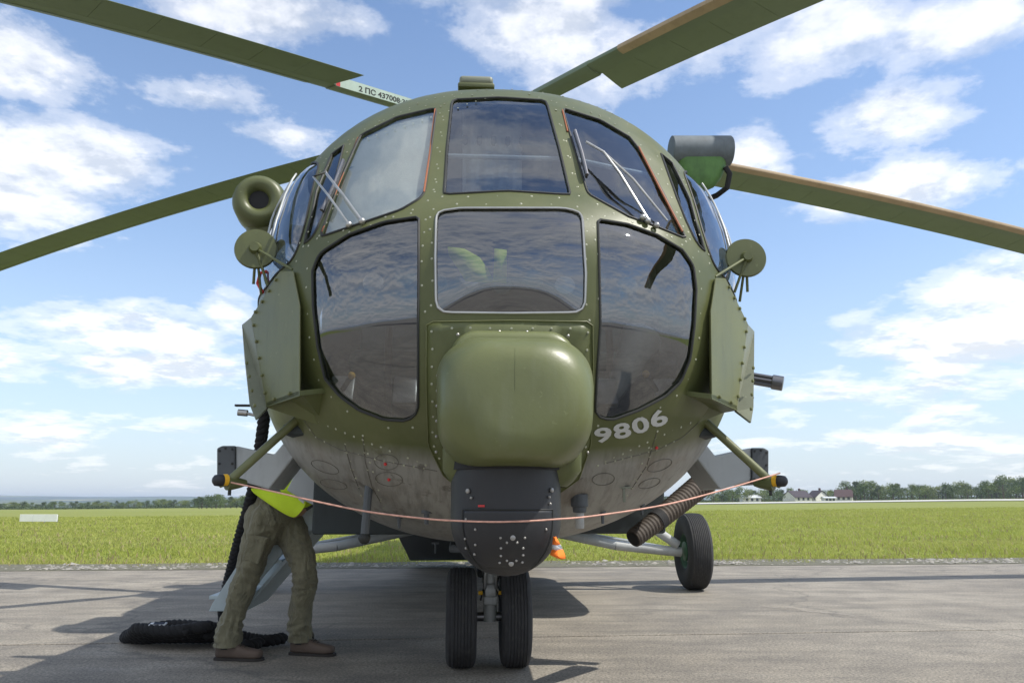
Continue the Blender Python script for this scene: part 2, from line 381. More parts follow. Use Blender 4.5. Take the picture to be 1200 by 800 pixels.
def sz(s,z,side):
    t=math.sqrt(s);zm=float(ZM(t));up=z>=zm
    e=2/2.25 if up else 2/2.25
    h=(1.85+float(TOP(t))-zm) if up else zm-(1.85-float(BOT(t)))
    k=min(1,abs(z-zm)/h);a=math.asin(k**(1/e));a=a if up else -a
    return np.array([side*t*math.cos(a),t*math.sin(a)])

# ================= ground =================
def terr(x,y):
    x=np.asarray(x,float);y=np.asarray(y,float)
    a=np.clip(x/np.maximum(y,1)/.6,-1,1); r=np.clip((y-22)/278,0,1.0)
    zf=np.where(a>0,-.3+2.3*a,-.3+2.0*a); return zf*r*np.where(y>300,1,1)
APR=rad(5.2); ca,sa=math.cos(APR),math.sin(APR)
def apw(x,y): return np.array([ca*x-sa*y, sa*x+ca*y])   # apron frame (rotated) -> world
EDGE=13.0; ROW=6.75; JY=6.27
def conc_mat():
    m,t=mat('weathered_concrete'); g=t.n('ShaderNodeNewGeometry').outputs['Position']
    oi=t.n('ShaderNodeObjectInfo').outputs['Random']
    a=t.noise(g,.35,6,.6); b=t.noise(g,1.7,7,.65); f=t.noise(g,60,4,.7); ff=t.noise(g,260,2,.6)
    dr=t.noise(t.mapping(g,sc=(.45,1.7,1),rot=(0,0,rad(-5))),2.0,6,.62)
    c=t.mix(t.ramp(a,[(.3,0.0),(.7,1.0)]),(.25,.219,.172),(.355,.318,.258))
    c=t.mix(t.m('MULTIPLY',t.ramp(b,[(.44,0.0),(.66,1.0)]),.62),c,(.135,.122,.105))
    c=t.mix(t.m('MULTIPLY',t.ramp(dr,[(.46,0.0),(.62,1.0)]),.55),c,(.15,.135,.113))
    c=t.mix(t.m('MULTIPLY',t.ramp(dr,[(.30,1.0),(.42,0.0)]),.35),c,(.38,.35,.30))
    c=t.mix(.7,c,t.ramp(f,[(.3,0.0),(.7,1.0)]),'OVERLAY')
    c=t.mix(t.m('MULTIPLY',t.ramp(ff,[(.56,0.0),(.66,1.0)]),.6),c,(.12,.11,.10))
    c=t.mix(t.m('MULTIPLY',oi,.10),c,(.22,.21,.19))
    # hair cracks
    vo=t.n('ShaderNodeTexVoronoi',{'Vector':t.n('ShaderNodeVectorMath',{0:g,1:t.n('ShaderNodeTexNoise',{'Vector':g,'Scale':1.5,'Detail':4}).outputs[1]},operation='ADD').outputs[0],'Scale':.22},feature='DISTANCE_TO_EDGE').outputs[0]
    c=t.mix(t.m('MULTIPLY',t.ramp(vo,[(.0,1.0),(.006,0.0)]),.55),c,(.10,.095,.085))
    # thin rubber marks left by wheels
    wv=t.n('ShaderNodeTexNoise',{'Vector':t.mapping(g,sc=(.04,1.3,1),rot=(0,0,rad(-11))),'Scale':1.0,'Detail':2}).outputs[0]
    c=t.mix(t.m('MULTIPLY',t.ramp(wv,[(.485,0.0),(.5,1.0),(.515,0.0)]),.35),c,(.10,.098,.09))
    h=t.m('ADD',t.m('MULTIPLY',f,.6),t.m('MULTIPLY',ff,.4))
    p=t.n('ShaderNodeBsdfPrincipled',{'Base Color':c,'Roughness':.82,'Normal':bump(t,h,.9,.01)})
    finish(t,p.outputs[0]); return m
M['concrete']=conc_mat()
M['joint']=paint('dark_joint_filler',(.05,.047,.042),.9)
def grass_mat():
    m,t=mat('meadow_ground'); g=t.n('ShaderNodeNewGeometry').outputs['Position']
    a=t.noise(t.mapping(g,sc=(1,2.2,1)),.05,6,.6); b=t.noise(t.mapping(g,sc=(.5,1.2,1)),.7,6,.65); f=t.noise(g,9,5,.7)
    d=t.m('MULTIPLY',t.n('ShaderNodeSeparateXYZ',{0:g}).outputs[1],1/90,clamp=True)
    c=t.mix(t.ramp(b,[(.35,0.0),(.65,1.0)]),(.15,.205,.025),(.24,.285,.05))
    c=t.mix(t.m('MULTIPLY',d,.75),c,t.mix(t.ramp(a,[(.35,0.0),(.65,1.0)]),(.185,.215,.042),(.225,.235,.065)))
    stripe=t.noise(t.mapping(g,sc=(.02,.55,1),rot=(0,0,rad(-5))),1,3,.5)
    c=t.mix(t.m('MULTIPLY',t.ramp(stripe,[(.45,0.0),(.6,1.0)]),.45),c,(.245,.24,.085))
    c=t.mix(.35,c,t.ramp(f,[(.3,.25),(.7,.75)]),'OVERLAY')
    p=t.n('ShaderNodeBsdfPrincipled',{'Base Color':c,'Roughness':.9,'Specular IOR Level':.2,'Normal':bump(t,f,.8,.08)})
    finish(t,p.outputs[0]); return m
M['meadow']=grass_mat()
def leafmat(name,lo,hi,transl=.35,scale=.5,patch=None):
    m,t=mat(name); g=t.n('ShaderNodeNewGeometry'); rp=g.outputs['Random Per Island']; pos=g.outputs['Position']
    b=t.noise(pos,scale,3,.6)
    c=t.mix(t.m('ADD',t.m('MULTIPLY',rp,.55),t.m('MULTIPLY',t.ramp(b,[(.3,0.0),(.7,1.0)]),.45)),lo,hi)
    if patch:
        st_=t.noise(t.mapping(pos,sc=(.08,.7,1),rot=(0,0,rad(-5))),1,4,.6); c=t.mix(t.m('MULTIPLY',t.ramp(st_,[(.42,0.0),(.62,1.0)]),.5),c,patch)
    p=t.n('ShaderNodeBsdfPrincipled',{'Base Color':c,'Roughness':.6,'Specular IOR Level':.25})
    tr=t.n('ShaderNodeBsdfTranslucent',{'Color':c})
    finish(t,t.n('ShaderNodeMixShader',{0:transl,1:p.outputs[0],2:tr.outputs[0]}).outputs[0]); return m
M['grass']=leafmat('grass_blades',(.25,.29,.04),(.49,.52,.13),.45,.25,(.42,.40,.15))
M['straw']=leafmat('dry_grass_blades',(.30,.24,.11),(.42,.36,.2),.3)
for i,(lo,hi) in enumerate([((.05,.085,.025),(.12,.17,.05)),((.07,.11,.03),(.16,.21,.06)),((.05,.075,.03),(.10,.135,.05)),((.13,.17,.04),(.23,.27,.08))]):
    M['leaf%d'%i]=leafmat('tree_leaves_%d'%i,lo,hi,.25,.3)
# meadow sheet out to the horizon (graded rows)
ys=np.concatenate([-np.geomspace(9000,40,14),np.linspace(-30,60,46),np.geomspace(64,1500,60),[2500,4500,9000]])
xs=np.concatenate([-np.geomspace(9000,70,26),np.linspace(-60,60,49),np.geomspace(70,9000,26)])
X,Y=np.meshgrid(xs,ys); Z=terr(X,Y)-.03
Z=np.where(Y>420,Z-np.clip((Y-420)/900,0,1)*np.where(X<0,16,3),Z)
nx,ny=len(xs),len(ys); idx=np.arange(nx*ny).reshape(ny,nx)
q=np.stack([idx[:-1,:-1],idx[:-1,1:],idx[1:,1:],idx[1:,:-1]],-1).reshape(-1,4)
tag(npmesh('meadow_ground',np.stack([X,Y,Z],-1).reshape(-1,3),q,'meadow',smooth=True),kind='structure')
# apron: dark joint bed with one concrete slab per bay
apron=MB(); 
c4=[apw(*p) for p in ((-60,-60),(60,-60),(60,EDGE),(-60,EDGE))]
apron.add([(*c,-.012) for c in c4],[(0,1,2,3)])
apron=tag(apron.build('concrete_apron','joint',smooth=False),kind='structure')
sl=MB(); sw=ROW-.02
SLW=20.25
sl.box((0,0,-.06),(SLW-.006,ROW-.042,.12)); first=sl.build('concrete_slab','concrete',apron,smooth=False,bevel=.003,seg=1)
k0=True
for j in range(-7,1):
    for i in range(-3,4):
        o=first if k0 else first.copy()
        if not k0: COL.objects.link(o)
        k0=False
        cx=(i+.04)*SLW; cy=JY+ROW*(j+.5) if j<0 else JY+ROW*.5
        w=apw(cx,cy); o.location=(w[0],w[1],rng.uniform(-.0015,.0015)); o.rotation_euler=(0,0,APR+math.pi*int(rng.integers(0,2)))
M['concrete_far']=paint('far_concrete',(.25,.23,.20),.85,scale=.03)
mb=MB(); mb.add([(*apw(*p),-.016) for p in ((-700,-900),(700,-900),(700,-48),(-700,-48))],[(0,1,2,3)]); tag(mb.build('far_apron','concrete_far',smooth=False),kind='structure')
mfp,t=mat('faded_line_paint'); g_=t.n('ShaderNodeNewGeometry').outputs['Position']; w_=t.ramp(t.noise(g_,9,6,.75),[(.46,0.0),(.60,1.0)])
finish(t,t.n('ShaderNodeMixShader',{0:t.m('MULTIPLY',w_,.55),1:t.n('ShaderNodeBsdfTransparent').outputs[0],2:t.n('ShaderNodeBsdfDiffuse',{'Color':(.42,.39,.34,1)}).outputs[0]}).outputs[0]); M['faded_paint']=mfp
for x0,y0,x1,y1,w in((2.45,8.15,3.05,7.35,.10),(1.35,8.95,2.1,8.55,.05),(1.9,10.2,2.1,9.9,.06)):
    mb=MB(); d=V3((x1-x0,y1-y0,0)); n=V3((-d[1],d[0],0))/np.linalg.norm(d)*w; mb.add([V3((x0,y0,.005))-n,V3((x1,y1,.005))-n*.6,V3((x1,y1,.005))+n*.6,V3((x0,y0,.005))+n],[(0,1,2,3)]); tag(mb.build('faded_paint_mark','faded_paint',smooth=False),kind='structure')
# crushed stone verge along the slab edge
def verge():
    st=MB(); n=60; v=[];f=[]
    a=np.linspace(-60,60,n)
    for x in a:
        w0=apw(x,EDGE-.35); w1=apw(x,EDGE+.75+.12*math.sin(x*1.7)); v+=[(*w0,.005),(*w1,.02)]
    f=[(2*i,2*i+2,2*i+3,2*i+1) for i in range(n-1)]
    return st.add(v,f)
M['gravel']=paint('grey_gravel',(.13,.125,.085),.9,var=.35,scale=14,bumps=1)
tag(verge().build('gravel_verge','gravel',smooth=False),kind='structure')
M['stone']=leafmat('pale_stone_chips',(.10,.092,.08),(.42,.40,.35),0.0,3)
N=9000; x=rng.uniform(-26,26,N); y=EDGE-.30+rng.beta(1.5,1.8,N)*.95
cl=np.sin(x*3.1)+np.sin(x*1.37+2)+rng.normal(0,1,N); kp=cl>.0; x=x[kp];y=y[kp];N=len(x)
wx=ca*x-sa*y; wy=sa*x+ca*y; r=rng.gamma(2,.008,N)+.005
base=np.array([[1,0,0],[.2,.9,0],[-.9,.5,0],[-.6,-.8,0],[.5,-.8,0],[.1,.05,.62]])
f0=np.array([[0,1,5],[1,2,5],[2,3,5],[3,4,5],[4,0,5]])
th=rng.uniform(0,6.28,N); sx=rng.uniform(.7,1.7,N)
b=base[None]+rng.normal(0,.13,(N,6,3)); b[:,:,0]*=sx[:,None]; b*=r[:,None,None]
vx=np.cos(th)[:,None]*b[:,:,0]-np.sin(th)[:,None]*b[:,:,1]+wx[:,None]; vy=np.sin(th)[:,None]*b[:,:,0]+np.cos(th)[:,None]*b[:,:,1]+wy[:,None]
v=np.stack([vx,vy,b[:,:,2]+.012],-1).reshape(-1,3)
f=(f0[None]+(np.arange(N)*6)[:,None,None]).reshape(-1,3)
tag(npmesh('gravel_stones',v,f,'stone'),'pale broken stone chips scattered along the edge of the apron','gravel',kind='stuff')
# grass blades
def blades(N,x,y,h,wd,lean,mt,name,label):
    wx=ca*x-sa*y; wy=sa*x+ca*y; z0=terr(wx,wy)-.02
    th=rng.uniform(0,6.28,N); ld=rng.uniform(0,6.28,N)
    dx_,dy_=np.cos(th)*wd,np.sin(th)*wd; lx,ly=np.cos(ld)*lean*h,np.sin(ld)*lean*h
    p=[np.stack([wx-dx_,wy-dy_,z0],-1),np.stack([wx+dx_,wy+dy_,z0],-1),
       np.stack([wx+dx_*.7+lx*.35,wy+dy_*.7+ly*.35,z0+h*.6],-1),np.stack([wx-dx_*.7+lx*.35,wy-dy_*.7+ly*.35,z0+h*.6],-1),
       np.stack([wx+lx,wy+ly,z0+h],-1)]
    v=np.stack(p,1).reshape(-1,3); k=(np.arange(N)*5)[:,None]
    f=np.concatenate([k+np.array([[0,1,2]]),k+np.array([[0,2,3]]),k+np.array([[3,2,4]])])
    return tag(npmesh(name,v,f,mt),label,'grass',kind='stuff')
def field(N,y0,y1,pw):
    u=rng.random(N); y=y0*(y1/y0)**(u**pw) ; x=rng.uniform(-1,1,N)*(y*.80+2); return x,y
N=260000; x,y=field(N,EDGE+.45,75,1.0); cl=(np.sin(x*1.3+np.sin(y*2))+np.sin(y*.9+x*.37))*.5
h=(rng.uniform(.025,.065,N)*(1+.35*cl))*(1+np.clip((y-16)/40,0,.8)); y+=np.where(y<EDGE+1.2,.22*np.sin(x*1.9)+.16*np.sin(x*4.7+1)+.1*np.sin(x*11),0)*(y<EDGE+1.2); h*=1+.5*(np.sin(x*.8+y*.5)*np.sin(y*1.7-x*.4)>.6)
blades(N,x,y,h,.003+.00032*y,rng.uniform(.3,1.3,N),'grass','meadow_grass','sunlit yellow green meadow grass growing beyond the apron edge')
N=6000; x,y=field(N,EDGE+.35,60,1.2)
blades(N,x,y,rng.uniform(.06,.13,N),.003+.0006*y,rng.uniform(.1,.6,N),'straw','dry_grass','straw coloured seed stems scattered among the green meadow grass')
# pale runway strip far right
v=[];xx=np.linspace(30,420,40)
for a in xx: 
    for yy in (175,205,240): v.append((a,yy,float(terr(a,yy))+.10))
f=[(3*i+j,3*i+3+j,3*i+4+j,3*i+1+j) for i in range(39) for j in range(2)]
M['runway']=paint('pale_runway_concrete',(.50,.49,.46),.8,scale=.05)
mb=MB(); mb.add(v,f); tag(mb.build('runway_strip','runway',smooth=False),kind='structure')
# hills at the left, and low rise to the right
def hill_mat():
    m,t=mat('hill_fields'); g=t.n('ShaderNodeNewGeometry').outputs['Position']
    vo=t.n('ShaderNodeTexVoronoi',{'Vector':t.mapping(g,sc=(1,.45,1),rot=(0,0,.4)),'Scale':.0035}).outputs['Color']
    s=t.n('ShaderNodeSeparateXYZ',{0:vo}).outputs[0]
    c=t.ramp(s,[(0.0,(.04,.07,.03)),(.45,(.06,.10,.035)),(.62,(.16,.20,.05)),(.8,(.36,.33,.16)),(.9,(.05,.08,.03))])
    c=t.mix(t.ramp(t.noise(g,.006,5,.6),[(.48,0.0),(.55,1.0)]),c,(.035,.055,.025))
    p=t.n('ShaderNodeBsdfPrincipled',{'Base Color':c,'Roughness':.95,'Specular IOR Level':.1}); finish(t,p.outputs[0]); return m
M['hill']=hill_mat()
hx=np.linspace(-5200,5200,120); hy=np.linspace(1300,5200,36); X,Y=np.meshgrid(hx,hy)
Z=np.zeros_like(X)
for i in range(X.shape[0]):
    for j in range(X.shape[1]):
        u=(Y[i,j]-1300)/3900; nn=mnoise.noise(Vector((X[i,j]/900,Y[i,j]/700,0)))+.5*mnoise.noise(Vector((X[i,j]/300,Y[i,j]/300,3)))
        Z[i,j]=-18+u*48+nn*13*u+(-8 if X[i,j]>0 else 0)
n0,n1_=X.shape; idx=np.arange(n0*n1_).reshape(n0,n1_); q=np.stack([idx[:-1,:-1],idx[:-1,1:],idx[1:,1:],idx[1:,:-1]],-1).reshape(-1,4)
tag(npmesh('distant_hills',np.stack([X,Y,Z],-1).reshape(-1,3),q,'hill',smooth=True),kind='structure')
# ================= trees =================
def crown_mesh(seed,nl,h,w,mt):
    r=np.random.default_rng(seed); nb=r.integers(7,11); cs=[];rs=[]
    for i in range(nb):
        t=(i+.5)/nb; zz=h*(.25+.68*t); R=w*.42*math.sin(math.pi*min(.93,.25+.7*t))
        a=r.uniform(0,6.28); cs.append([math.cos(a)*R*r.uniform(.2,1),math.sin(a)*R*r.uniform(.2,1),zz]); rs.append(w*r.uniform(.20,.32)*(1.1-.45*t))
    cs=np.array(cs);rs=np.array(rs); k=r.integers(0,nb,nl); d=r.normal(size=(nl,3)); d/=np.linalg.norm(d,axis=1)[:,None]
    c=cs[k]+d*rs[k][:,None]*(r.uniform(.45,1.08,nl)[:,None])*np.array([1,1,.85])
    s=r.uniform(.10,.24,nl)*h/6; n=d+r.normal(0,.6,(nl,3)); n/=np.linalg.norm(n,axis=1)[:,None]
    a=np.cross(n,r.normal(size=(nl,3))); a/=np.linalg.norm(a,axis=1)[:,None]; b=np.cross(n,a)
    v=np.stack([c-a*s[:,None],c-b*s[:,None]*.6,c+a*s[:,None],c+b*s[:,None]*.6],1).reshape(-1,3)
    f=np.arange(nl*4).reshape(-1,4); me=npmesh('crown',v,f,mt); m2=me.data; bpy.data.objects.remove(me); return m2
def trunk_mesh(seed,h):
    r=random.Random(seed); mb=MB(); top=(r.uniform(-.2,.2),r.uniform(-.2,.2),h*.7)
    mb.tube([(0,0,-1.2),(0,0,h*.25),top],.1,6,rr=[h*.032,h*.025,h*.008])
    for k in range(4):
        a=r.uniform(0,6.28); z=h*r.uniform(.25,.45); mb.tube([(0,0,z),(math.cos(a)*h*.18,math.sin(a)*h*.18,z+h*.22)],.1,5,rr=[h*.014,h*.005])
    o=mb.build('trunk','bark'); m2=o.data; bpy.data.objects.remove(o); return m2
TM=[(crown_mesh(50+i,1100,6,(5.4,6.4,4.4,5.8)[i],'leaf%d'%i),trunk_mesh(i,6)) for i in range(4)]
def tree(name,x,y,sc,k,label,group,sx=1):
    e=empty(name,(x,y,float(terr(x,y))-.1),rng.uniform(0,6.28),label=label,cat='tree',group=group); e.scale=(sc*sx,sc*sx,sc)
    link('crown',TM[k][0],e); link('trunk',TM[k][1],e)
kinds=['dark green rounded','mid green broad','blue green narrow','pale yellow green bushy']
spec=[]
for i in range(84):
    px=832+i*4.6+rng.uniform(-2,2); a=(px-600)/951; y=rng.uniform(300,350)
    k=int(rng.choice([0,1,2,3],p=[.35,.3,.2,.15])); prof=[.7,.85,.8,.65,.75,1.1,1.0,.9,.85,1.0,1.15,1.2][min(11,int(i/84*12))]
    if 915<px<1005 and y<332: y=rng.uniform(345,370)
    spec.append((px,a*y,y,prof*rng.uniform(.75,1.2)*1.08,k))
def ordinal(n): return str(n)+('th' if 10<n%100<14 else {1:'st',2:'nd',3:'rd'}.get(n%10,'th'))
for i,(px,x,y,sc,k) in enumerate(sorted(spec)):
    tree('tree',x,y,sc,k,kinds[k]+' tree, '+ordinal(i+1)+' from the left beyond the runway','trees beyond the runway',1.4)
spec=[]
for i in range(60):
    px=-15+i*5.4+rng.uniform(-2,2); a=(px-600)/951; y=rng.uniform(330,420) if px<230 else rng.uniform(270,300)
    k=int(rng.choice([0,1,2,3],p=[.25,.35,.15,.25])); s=.72 if px<150 else (.85 if px<230 else 1.05)
    spec.append((px,a*y,y,s*rng.uniform(.6,1.0)*.8,k))
for i,(px,x,y,sc,k) in enumerate(sorted(spec)):
    tree('tree',x,y,sc,k,kinds[k]+' tree, '+ordinal(i+1)+' from the left, behind the meadow left of the helicopter','trees behind the left meadow',1.7)
# low scrub that closes the gaps under the trees: uncountable
def scrub(x0,x1,yy,h,name,label):
    N=15000; r=rng; x=r.uniform(x0,x1,N); y=yy+r.uniform(-8,8,N); top=h*(.7+.4*np.sin(x*.21)+.25*np.sin(x*.83+1)); z=terr(x,y)+r.random(N)**1.3*np.maximum(top,.6)-.2
    c=np.stack([x,y,z],-1); n=r.normal(size=(N,3)); n[:,2]+=.6; n/=np.linalg.norm(n,axis=1)[:,None]; a=np.cross(n,r.normal(size=(N,3))); a/=np.linalg.norm(a,axis=1)[:,None]; b=np.cross(n,a); s_=r.uniform(.25,.6,N)[:,None]
    v=np.stack([c-a*s_,c-b*s_*.6,c+a*s_,c+b*s_*.6],1).reshape(-1,3); tag(npmesh(name,v,np.arange(N*4).reshape(-1,4),'leaf2'),label,'bushes',kind='stuff')
scrub(60,240,362,2.2,'far_scrub','dense low scrub under the far trees beyond the runway')
scrub(-290,-90,335,1.2,'far_scrub','dense low scrub under the far trees behind the left meadow')
# ================= houses beyond the runway =================
def house(px,y,w,d,hw,hr,roof,label,rz=0,cat='house'):
    x=(px-600)/951*y; e=empty('gabled_house' if cat=='house' else 'long_shed',(x,y,float(terr(x,y))+.0),rz,label=label,cat=cat)
    mb=MB(); mb.box((0,0,hw/2),(w,d,hw)); 
    for s in(-1,1): mb.prism([(s*w/2,-d/2,hw),(s*w/2,d/2,hw),(s*w/2,0,hw+hr)],(-s*.15,0,0))
    mb.build('wall','plaster',e,smooth=False)
    rf=MB(); ov=.5
    for s in(-1,1):
        rf.prism([(-w/2-.3,s*(d/2+ov),hw-hr*ov/(d/2)),(w/2+.3,s*(d/2+ov),hw-hr*ov/(d/2)),(w/2+.3,0,hw+hr),(-w/2-.3,0,hw+hr)],(0,0,.18))
    r=rf.build('roof',roof,e,smooth=False)
    if cat=='house': ch=MB(); ch.box((w*.2,.4,hw+hr+.3),(.6,.6,1.6)); ch.build('chimney','roof_brown',r,smooth=False)
    for k in range(3):
        wn=MB(); wn.box((-w/2+w*(k+.75)/3.5,-d/2-.02,hw*.55),(.9,.1,1.1)); wn.build('window','winglass',e,smooth=False)
        wn=MB()
    wn=MB(); wn.box((w/2+.02,0,hw*.6),(.1,1.0,1.1)); wn.build('window','winglass',e,smooth=False)
    return e
house(934,318,8.2,7,1.6,2.2,'roof_dark','white house with a wide dark roof, leftmost of three houses beyond the runway',rad(22))
house(958,322,5,6,1.7,2.2,'roof_dark','small white house with a steep dark roof, in the middle between two larger houses',rad(-68))
house(989,315,6.2,6,1.6,2.4,'roof_brown','white house with a brown roof, right of the three houses beyond the runway',rad(-25))
house(879,312,6.8,5,1.5,.9,'roof_pale','low shed with a pale roof standing alone left of the houses',0,'shed')
house(971,308,4.5,3,1.0,.35,'roof_pale','low flat white shed between the brown roofed and the dark roofed house',0,'shed')
# white board in the meadow
e=empty('marker_board',((48-600)/951*46,46,float(terr((48-600)/951*46,46))),rad(-4),label='low white board standing alone in the meadow at the left',cat='marker board')
for k in range(3):
    mb=MB(); mb.box((-.74+.74*k,0,.27),(.73,.05,.40)); mb.build('board_panel','marker',e,smooth=False,bevel=.008)
for k in range(4):
    mb=MB(); mb.box((-1.08+.72*k,.05,.15),(.05,.05,.6)); mb.build('post','steel',e,smooth=False)
# haze
hz_m,t=mat('air_haze'); o=t.n('ShaderNodeOutputMaterial',{'Volume':t.n('ShaderNodeVolumePrincipled',{'Color':(.72,.83,1,1),'Density':.00022,'Anisotropy':.2}).outputs[0]})
mb=MB(); mb.box((0,0,-5),(10600,10800,70)); hb=mb.build('haze',hz_m,smooth=False); tag(hb,'pale blue haze over the distant fields','haze',kind='stuff')

# ================= helicopter =================
H=empty('helicopter',(0,2.9,0),YAW,label='olive green military transport helicopter seen nose on, parked on the concrete apron',cat='helicopter')
def densify(pts,step):
    out=[];n=len(pts)
    for i in range(n):
        a=V3(pts[i]);b=V3(pts[(i+1)%n]);k=max(1,int(np.linalg.norm(b-a)/step+.5))
        out+=[a+(b-a)*j/k for j in range(k)]
    return out
def roundc(pts,rs):
    out=[];n=len(pts)
    for i in range(n):
        r=rs[i] if hasattr(rs,'__len__') else rs
        a,p,b=V3(pts[i-1]),V3(pts[i]),V3(pts[(i+1)%n])
        if r<=0: out.append(p);continue
        la,lb=np.linalg.norm(a-p),np.linalg.norm(b-p); ra=min(r,la*.45);rb=min(r,lb*.45)
        s=p+(a-p)/la*ra;e=p+(b-p)/lb*rb
        for k in range(6):
            t=k/5; out.append((1-t)**2*s+2*t*(1-t)*p+t*t*e)
    return out
def resample(pts,step):
    P=np.array([V3(p) for p in pts]); P=np.vstack([P,P[:1]]); d=np.r_[0,np.cumsum(np.linalg.norm(np.diff(P,axis=0),axis=1))]
    n=max(8,int(d[-1]/step)); s=np.linspace(0,d[-1],n,endpoint=False); return np.stack([np.interp(s,d,P[:,k]) for k in range(P.shape[1])],-1)
def pxpoly(pts,r=4): return resample([hit(*p) for p in densify(roundc(pts,r),9)],.018)
WIN={}
WIN['windscreen_left']=pxpoly([(422,159),(465,137.5),(511.5,126.5),(505,175),(497,230),(470,246),(375,278),(397,215)],[5,0,5,0,10,0,6,0])
WIN['windscreen_centre']=pxpoly([(530,117),(585,114.5),(640,118),(655,172),(668.5,228.5),(594,224),(520.5,228),(524,172)],[5,0,5,0,3,0,3,0])
WIN['windscreen_right']=pxpoly([(659,127),(704,141),(738,161),(750,176),(778,228),(804,280),(770,266),(737,254),(689,227.5)],[4,0,0,5,0,4,0,0,6])
WIN['lower_centre']=pxpoly([(511.5,248),(540,244),(660,244),(682,249),(686.5,320),(685.5,366),(600,367),(511,366),(510,300)],[9,0,0,9,0,15,0,15,0])
WIN['lower_left']=pxpoly([(491,254),(450,260),(408,275),(374,297),(366,318),(367,360),(372,405),(381,444),(398,464),(420,480),(450,491.5),(478,493),(490,482),(490,380)],[3,0,0,8,0,0,0,0,0,0,0,6,6,0])
WIN['lower_right']=pxpoly([(700.5,257),(735,262.5),(770,275),(800,293),(813,312),(816,340),(814,380),(809,420),(798,447),(780,464),(750,480),(720,491),(705,490.5),(697.5,483),(700,430),(703.5,380),(702,300)],[3,0,0,0,6,0,0,0,0,0,0,0,5,4,0,0,0])
def szp(pts,side): return resample(densify(roundc([sz(a,b,side) for a,b in pts],.05),.03),.02)
qd=resample([hit(*p) for p in densify([(403,171),(389,181),(379,205),(371,224),(366,250),(360,272),(357,286),(364,280),(370,272),(380,250),(389,224),(397,195)],8)],.02)
sdw=resample(roundc([hit(*p) for p in ((375,192),(366,224),(360,255),(352,284),(343,306))]+[sz(.6,1.93,-1),sz(1.7,1.93,-1),sz(1.75,2.64,-1),sz(1.1,2.66,-1)],.04),.02)
WIN['quarter_left']=qd; WIN['side_left']=sdw; WIN['quarter_right']=qd[::-1]*[-1,1]; WIN['side_right']=sdw[::-1]*[-1,1]
def inpoly(P,poly):
    x,y=P[:,0],P[:,1];r=np.zeros(len(P),bool);n=len(poly)
    for i in range(n):
        x0,y0=poly[i];x1,y1=poly[i-1]
        if y0==y1: continue
        c=((y0>y)!=(y1>y))&(x<(x1-x0)*(y-y0)/(y1-y0)+x0);r^=c
    return r
def cdt(polys,outer,step=.032,keep=None):
    pts=[];edges=[]
    for pl in polys+[outer]:
        b=len(pts);pts+=[tuple(p) for p in pl];edges+=[(b+i,b+(i+1)%len(pl)) for i in range(len(pl))]
    C=np.array(pts); lo=C.min(0);hi=C.max(0)
    gx,gy=np.meshgrid(np.arange(lo[0],hi[0],step),np.arange(lo[1],hi[1],step*.87)); gx=gx+(np.arange(gx.shape[0])%2)[:,None]*step/2
    G=np.stack([gx.ravel(),gy.ravel()],-1); G=G[inpoly(G,outer)]
    ok=np.ones(len(G),bool)
    for i in range(0,len(G),500):
        d=np.linalg.norm(G[i:i+500,None]-C[None],axis=2).min(1); ok[i:i+500]=d>step*.42
    G=G[ok]; r=delaunay_2d_cdt([Vector(p) for p in pts]+[Vector(p) for p in G],edges,[],0,1e-6)
    V=np.array([tuple(v) for v in r[0]]);F=np.array([f for f in r[2] if len(f)==3]); return V,F,V[F].mean(1)
def offs(V,d,bulge=None):
    P=surf(V[:,0],V[:,1]);n=nrm(V[:,0],V[:,1])*NS; dd=d if bulge is None else d+bulge
    return P+n*(dd[:,None] if hasattr(dd,'__len__') else dd)
th=np.linspace(0,2*math.pi,200,endpoint=False); OUT=np.stack([np.cos(th)*TMAX,np.sin(th)*TMAX],-1)
polys=list(WIN.values()); V,F,C=cdt(polys,OUT)
keep=np.ones(len(F),bool)
for pl in polys: keep&=~inpoly(C,pl)
keep&=inpoly(C,OUT*1.0001); F=F[keep]
used=np.unique(F); re_=np.full(len(V),-1); re_[used]=np.arange(len(used)); V=V[used]; F=re_[F]
F=orient(V,F,offs(V,0),offs(V,1)-offs(V,0))
nose=shell('nose_skin',offs(V,0),offs(V,-.028),F,'skin2',H)
glassm={'windscreen':'glass_up','quarter':'glass_side','side':'glass_side','lower':'glass_dark'}
def poly_dist(V,poly):
    d=np.full(len(V),9.)
    for i in range(len(poly)):
        a,b=poly[i-1],poly[i];ab=b-a;t=np.clip(((V-a)@ab)/(ab@ab+1e-12),0,1);d=np.minimum(d,np.linalg.norm(V-(a+t[:,None]*ab),axis=1))
    return d
riv=[]
for nm,pl in WIN.items():
    V,F,C=cdt([],pl,.035); F=F[inpoly(C,pl)]; b=None
    if nm.startswith('side'): b=.028*(1-np.exp(-poly_dist(V,pl)/.05))
    if nm.startswith('lower'): b=.012*(1-np.exp(-poly_dist(V,pl)/.08))
    used=np.unique(F); re_=np.full(len(V),-1); re_[used]=np.arange(len(used)); V=V[used]; F=re_[F]; b=0 if b is None else b[used]
    F=orient(V,F,offs(V,0),offs(V,1)-offs(V,0))
    o=shell('window_pane',offs(V,-.006,b),offs(V,-.011,b),F,glassm[nm.split('_')[0]],H)
    P=offs(pl,.001); mb=MB(); mb.loop(P,.0055); mb.build('window_seal','steel' if nm=='lower_centre' else 'seal',o)
    # rivets round each frame
    c=pl.mean(0); 
    q=[]; n=len(pl)
    for i in range(n):
        tn=pl[(i+1)%n]-pl[i-1]; tn/=np.linalg.norm(tn)+1e-9; q.append(pl[i]+np.array([tn[1],-tn[0]])*.026)
    q=np.array(q)
    if inpoly(q,pl).mean()>.5: q=2*pl-q
    riv.append(offs(resample(q,.06),.0))
